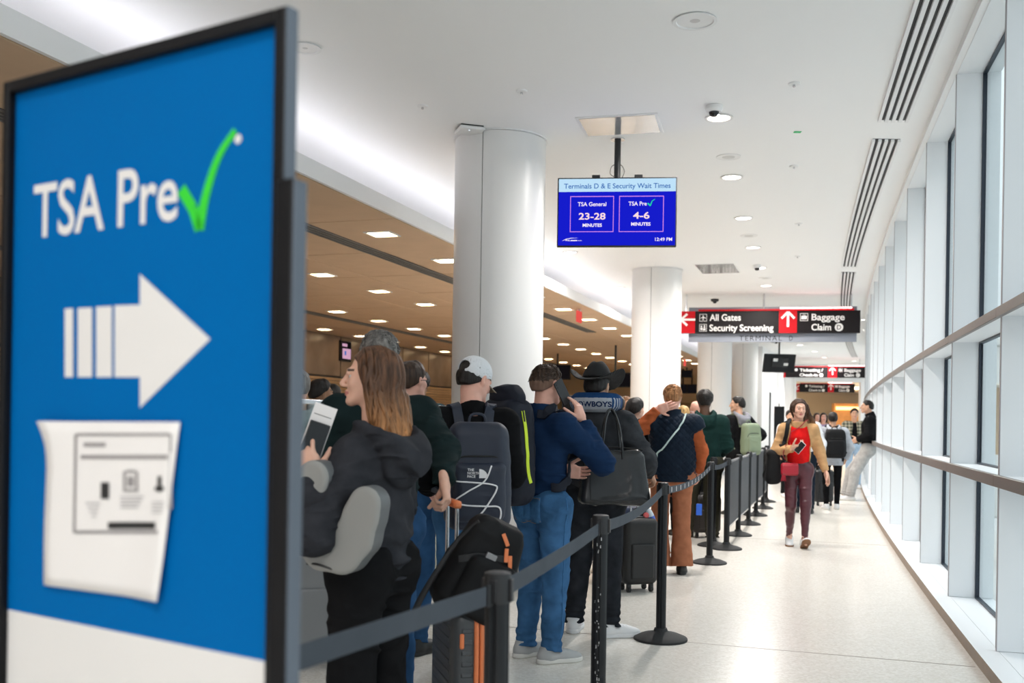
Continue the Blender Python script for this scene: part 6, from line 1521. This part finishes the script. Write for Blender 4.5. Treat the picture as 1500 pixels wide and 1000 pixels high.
imesh('body', lambda p: rbox(rc_, (.098, .033, .072), .03)(p), rc_ - .15, rc_ + .15, .007, C_bagred, rb)
MB().box((rc_[0] - .085, rc_[1] + .028, rc_[2] - .05), (rc_[0] + .085, rc_[1] + .037, rc_[2] + .045)).build('flap', C_bagred, rb, bev=.008)
m = MB()
for k in range(7): m.tube([(rc_[0] + .05 + .005 * k, .18, rc_[2] - .06), (rc_[0] + .042 + .009 * k, .185, rc_[2] - .135)], .003, 5)
m.build('tassel', C_bagred, rb)
m = MB(); strap(m, p13, [(.20, .06, .95), (.16, .13, 1.10), (.06, .15, 1.28), (-.06, .09, 1.42), (-.10, .0, 1.485), (-.05, -.11, 1.36), (.08, -.15, 1.15), (.2, -.05, .97)], .010, .004, .008); m.build('strap', C_bagred, rb)
p14 = person('person with a ginger-blond bun in a white top, pulling a black suitcase', at(1179, 15.6), 12, 1.70, res=.0125, pose=dict(elR=(.25, -.1, 1.13), wrR=(.25, -.22, .92), ankL=(-.1, .15, .085)), top=dict(name='shirt', mat=C_white, fat=.035, hem=.86), bottom=dict(mat=cloth('trouser_ink', (.012, .018, .03)), bag=.014), shoe=sh_b, hair=dict(kind='bun', mat=hair_mat('hair_honey', (.45, .22, .06)), th=.012, bun=(0, -.075, .105)))
suitcase('black suitcase rolling between the burgundy trousers and the black leggings', at(1206, 17.2), .2, .34, .24, .55, mat('case_black_far', (.012, .012, .014), .5), handle=.35)
p15 = person('person in a pale grey hoodie and black leggings with a black backpack, walking away', at(1220, 16.4), 6, 1.60, res=.0105, skin='tan', wide=1.12, pose=dict(elL=(-.29, .02, 1.12), wrL=(-.24, .16, .93), elR=(.30, .0, 1.12), wrR=(.27, .12, .92), ankL=(-.10, -.04, .085), ankR=(.10, .05, .085)), top=dict(name='hoodie', mat=C_lgrey, fat=.05, hem=.80, hood=True, bag=.7, armfat=.036), bottom=dict(name='leggings', mat=C_jet, bag=.004), shoe=sh_w, hair=dict(kind='bun', mat=H_dark, th=.014, bun=(0, -.10, .03)))
backpack(p15, 'black backpack on the pale grey hoodie', B_pack, (.17, .10, .235), (-.02, -.29, 1.09), res=.0105)
p16 = person('person in a black jacket and grey joggers leaning back on the window wall', at(1274, 18.4), -68, 1.86, res=.0095, skin='tan', face=True, yaw=-8, pose=dict(ankL=(-.10, .30, .085), ankR=(.10, .40, .085), kneeL=(-.10, .22, .50), kneeR=(.11, .30, .50), hipL=(-.09, .02, .90), hipR=(.09, .02, .90), elL=(-.27, -.0, 1.14), wrL=(-.14, .19, 1.06), elR=(.27, -.0, 1.14), wrR=(.14, .2, 1.06), head=(0, .05, 1.635)), top=[dict(name='shirt', mat=C_red, fat=.012, hem=.855, arms='', hemband=False, resk=1.2), dict(name='jacket', mat=C_jet, fat=.04, hem=.88, collar=.07, bag=.5)], bottom=dict(name='joggers', mat=C_gsw, bag=.034, stack=.008), shoe=dict(mat=S_white, sole=S_sole, size=1.05), hair=dict(kind='short', mat=H_dark, th=.004))
p17 = person('person in a checked flannel shirt and pale jeans near the far portal', at(1251, 22.), 190, 1.76, res=.012, skin='tan', face=True, top=[dict(name='shirt', mat=C_jet, fat=.012, hem=.9, arms='', resk=1.2), dict(name='flannel', mat=C_plaid, fat=.035, hem=.84, open=.07)], bottom=dict(name='jeans', mat=C_ljean, bag=.014), shoe=sh_w, hair=dict(kind='short', mat=H_dark, th=.014))
p18 = person('person with dark hair in a lavender top walking towards the camera', at(1206, 24.), 188, 1.68, res=.0155, skin='pink', face=True, top=dict(name='top', mat=C_lav, fat=.03, hem=.86), bottom=dict(mat=C_black), shoe=sh_w, hair=dict(kind='long', mat=H_dark, len=.18))
p19 = person('person with brown hair just left of the lavender top', at(1196, 26.), 175, 1.70, res=.0165, skin='pink', top=dict(name='shirt', mat=C_white, fat=.03, hem=.86), bottom=dict(mat=C_black), shoe=sh_w, hair=dict(kind='long', mat=H_brown, len=.2))
p20 = person('person in a white shirt with dark straps, left behind the camel jacket', at(1157, 19.), 176, 1.66, res=.0155, skin='tan', top=dict(name='shirt', mat=C_white, fat=.03, hem=.86), bottom=dict(mat=C_black), shoe=sh_w, hair=dict(kind='short', mat=H_dark, th=.014))
m = MB(); strap(m, p20, [(.12, -.05, 1.47), (.1, .1, 1.38), (-.02, .14, 1.22), (-.17, .06, 1.03)], .03, .006, .01); m.build('strap', C_jet, p20.root)
# ================================================================== things held and luggage
# phone and boarding pass of the long haired person
hd = p1.M @ Vector((p1.J['wrL'] + np.array([.035, .035, .095]) * 1).tolist())
toC = (Vector((0, 0, CAM_H)) - hd).normalized()
zup = Vector((.30, .1, .95)).normalized(); yv = (Vector((-.25, .95, 0.05))); yv = (yv - zup * yv.dot(zup)).normalized(); xv = yv.cross(zup)
phone('dark phone in the hand of the long-haired person, in front of a white pass', frame(hd + Vector((.022, -.012, .015)), xv, yv, zup))
bp = thing('boarding_pass', 'white paper boarding pass held behind the dark phone', 'boarding pass', M=frame(hd + Vector((.030, .012, .055)), xv, yv, zup))
MB().box((-.040, -.0006, -.10), (.040, .0006, .095)).build('paper', mat('pass_paper', (.80, .76, .75), .6), bp); MB().box((-.032, -.0012, .055), (.030, -.0006, .058)).build('print', M_vent, bp)
# grey U shaped neck pillow hooked over the arm
Zp = 3.36; pcn = P(507, 762, Zp)
nv = Vector((-.30, -.95, 0)).normalized(); xv = Vector((-nv.y, nv.x, 0))      # face towards the camera, slightly left
npl = thing('neck_pillow', 'pale grey U-shaped neck pillow hooked on the arm of the charcoal hoodie', 'neck pillow', M=frame(pcn, xv, -nv))
k_ = Zp / FPX
U2 = [((x - 507) * k_ * 1.02, (762 - y) * k_) for x, y in ((462, 700), (452, 735), (456, 775), (478, 803), (508, 806), (527, 785), (537, 755), (544, 735))]
def pil(p):
    q2 = p[:, [0, 2]]; d = np.full(len(p), 9., np.float32)
    for i, (a, b) in enumerate(zip(U2[:-1], U2[1:])):
        a, b = A3(a), A3(b); ba = b - a; t = np.clip(((q2 - a) @ ba) / (ba @ ba), 0, 1); d = smin(d, np.linalg.norm(q2 - a - t[:, None] * ba, axis=1) - (.055 + .018 * math.sin(math.pi * (i + .5) / 7)), .02)
    w0 = d + .018; w1 = np.abs(p[:, 1]) - .05 + .018
    return np.minimum(np.maximum(w0, w1), 0) + np.sqrt(np.maximum(w0, 0) ** 2 + np.maximum(w1, 0) ** 2) - .018
imesh('foam', pil, (-.25, -.1, -.25), (.25, .1, .2), .0055, [mat('pillow_face', (.30, .295, .28), .6, bump=.15, bscale=300), mat('pillow_side', (.13, .135, .14), .5, bump=.1, bscale=300)], npl, matf=lambda c: (c[:, 1] > -.036).astype(int))
m = MB(); m.tube(smooth_path([(U2[3][0] - .06, -.03, U2[3][1] - .055), (U2[3][0], -.056, U2[3][1] - .052), (U2[4][0] + .02, -.03, U2[4][1] - .075)], 6), .004, 6); m.build('strap', M_blackp, npl)
# orange trimmed suitcase: corner nearest at x=663
cz = 3.86; cw = .42; cd = .21; yaw = math.radians(73)
cor = P(664, 900, cz); ax = Vector((math.cos(yaw), math.sin(yaw), 0)); 
# broad side runs left and away, narrow side runs right and away
bx_ = Vector((-.285, .958, 0)).normalized(); ny_ = Vector((bx_.y, -bx_.x, 0))
ctr2 = Vector((cor.x, cor.y, 0)) + bx_ * (cw / 2) + ny_ * (cd / 2)
hard = mat('case_graphite', (.055, .06, .066), .42, bump=.1, bscale=200)
sc1 = suitcase('graphite ribbed hard suitcase with orange zip band and raised handle, under the black backpack', ctr2[:2], math.atan2(bx_.y, bx_.x), cw, cd, .58, hard, 'hard', handle=.40, trim=M_orange, gripm=M_orange, hx=.03, hspan=.17)
m = MB(); m.box((-cw / 2 - .006, -.075, .50), (-cw / 2 + .004, -.055, .56)); 
MB().box((-cw / 2 - .008, .060, .50), (-cw / 2 + .004, .078, .56)).build('side_handle', M_orange, sc1, bev=.006, label='orange side catch')
# black backpack leaning on the suitcase top
bk = thing('backpack', 'black backpack with orange zip pulls leaning on top of the ribbed suitcase', 'backpack', M=Matrix.Translation(P(703, 838, 3.98) + Vector((0, 0, .02))) @ Matrix.Rotation(math.radians(26), 4, 'Y') @ Matrix.Rotation(.25, 4, 'Z'))
wrb = wrinkle(.007, 8, 9)
def bkf(p):
    k = 1 + .35 * np.clip(p[:, 2] / .2, 0, 1); return rbox((0, 0, 0), (.145, .10, .205), .06)((p * np.stack([k, k, np.ones_like(k)], 1)).astype(np.float32)) * .85 + wrb(p)
bko = imesh('body', bkf, (-.22, -.18, -.27), (.22, .18, .27), .007, B_pack, bk, slack=.05)
imesh('front_pocket', lambda p: rbox((0.02, -.09, -.06), (.10, .05, .12), .035)(p) + wrb(p), (-.15, -.18, -.22), (.18, 0, .1), .007, B_pack, bk)
wd = decal(bko, (0, -.2, 0), (1, 0, 0), (0, 0, 1), (0, 1, 0), .004)
wd2 = decal(bko, (0, -.2, 0), (1, 0, 0), (0, 0, 1), (0, 1, 0), .010)
for a, b in (((.0, .17), (.035, .135)), ((.035, .125), (.055, .075)), ((.06, .105), (.085, .05))):
    MB().ribbon([wd2(Vector((a[0] + (b[0] - a[0]) * t, 0, a[1] + (b[1] - a[1]) * t))) for t in (0, .3, .7, 1)], (1, 0, .4), .016, .006).build('zip_pull', M_orange, bk, bev=.002, label='orange zip pull')
m = MB(); m.ribbon([wd(p) for p in smooth_path([(-.12, 0, .01), (-.06, 0, .05), (.02, 0, .075), (.07, 0, .09)], 5)], (0, 0, 1), .026, .005); m.build('compression_strap', M_blackp, bk)
MB().box((-.022, -.010, -.018), (.022, .004, .018), 0, Matrix.Translation(wd2(Vector((-.01, 0, .066))))).build('buckle', mat('buckle_grey', (.25, .25, .26), .4), bk, bev=.003)
m = MB(); m.tube(smooth_path([(-.10, -.05, .17), (-.135, -.03, .06), (-.16, -.04, -.08), (-.17, -.04, -.22), (-.155, -.05, -.32), (-.10, -.06, -.26)], 6), .013, 8, 0, .4); m.build('shoulder_strap', M_blackp, bk)
# luggage farther along
sb = suitcase('small black soft suitcase on four wheels beside the rust trousers, bottle on top', at(936, 8.22), .32, .30, .22, .54, mat('case_black', (.012, .012, .013), .6, bump=.3, bscale=400), handle=.22, hspan=.06)
suitcase('navy suitcase standing behind the small black suitcase', at(912, 8.72), .1, .34, .24, .60, mat('case_navy', (.008, .016, .055), .5), handle=.15)
bo = thing('water_bottle', 'clear plastic water bottle with white cap lying on the small black suitcase', 'bottle', M=Matrix.Translation(P(953, 757, 8.22)) @ Matrix.Rotation(-.35, 4, 'Y'))
MB().lathe([(.025, -.07), (.032, -.06), (.032, .02), (.026, .05), (.012, .075), (.012, .08)], 18).build('bottle_body', mat('bottle_plastic', (.55, .6, .66), .15), bo); MB().lathe([(.014, .078), (.014, .1), (.012, .102)], 14).build('cap', M_white, bo); MB().lathe([(.0328, -.03), (.0328, .005)], 18).build('wrapper', mat('wrap_blue', (.05, .12, .5), .5), bo)
hp_ = thing('headphones', 'pink and black headphones resting on the small black suitcase', 'headphones', M=Matrix.Translation((*at(938, 8.2), .625)) @ Matrix.Rotation(math.radians(75), 4, 'X'))
MB().tube([(.06 * math.cos(t), .06 * math.sin(t), 0) for t in [k * math.pi / 10 for k in range(11)]], .007, 8).build('band', M_blackp, hp_)
for sd in (-1, 1): MB().lathe([(.022, -.012), (.026, 0), (.022, .014)], 16, (sd * .06, 0, 0), 0).build('ear_pad', mat('pad_pink', (.7, .12, .12), .5) if sd < 0 else bpy.data.materials['pad_pink'], hp_, bev=.003)
sk = suitcase('grey hard suitcase behind the person in black jeans, near their white shoes', at(818, 8.0), .15, .40, .25, .58, mat('case_ash', (.13, .13, .135), .4), 'hard', handle=.2)
p29 = person('person in black trousers and brown-soled white trainers, hidden behind the phone caller', at(836, 8.45), 10, 1.60, res=.0155, skin='tan', top=dict(name='coat', mat=C_jet, fat=.035, hem=.8), bottom=dict(mat=C_jet, bag=-.005, len=-.12, stack=0), shoe=dict(mat=S_white, sole=S_gum), hair=dict(kind='short', mat=H_dark, th=.012))
sbag = suitcase('dark suitcase with two pale handle tubes beside the olive trousers', at(1034, 12.15), .25, .36, .24, .45, mat('case_umber', (.035, .028, .026), .6), handle=.45)
tg = thing('luggage_tag', 'bright blue luggage tag by the olive trousers', 'tag', (*at(1026, 10.5), .50)); MB().box((-.03, -.006, -.08), (.03, .006, .04)).build('tag_body', mat('tag_blue', (.02, .12, .62), .45), tg, bev=.005); MB().tube([(0, 0, .06), (.02, .02, .16)], .004, 6).build('loop', M_blackp, tg)
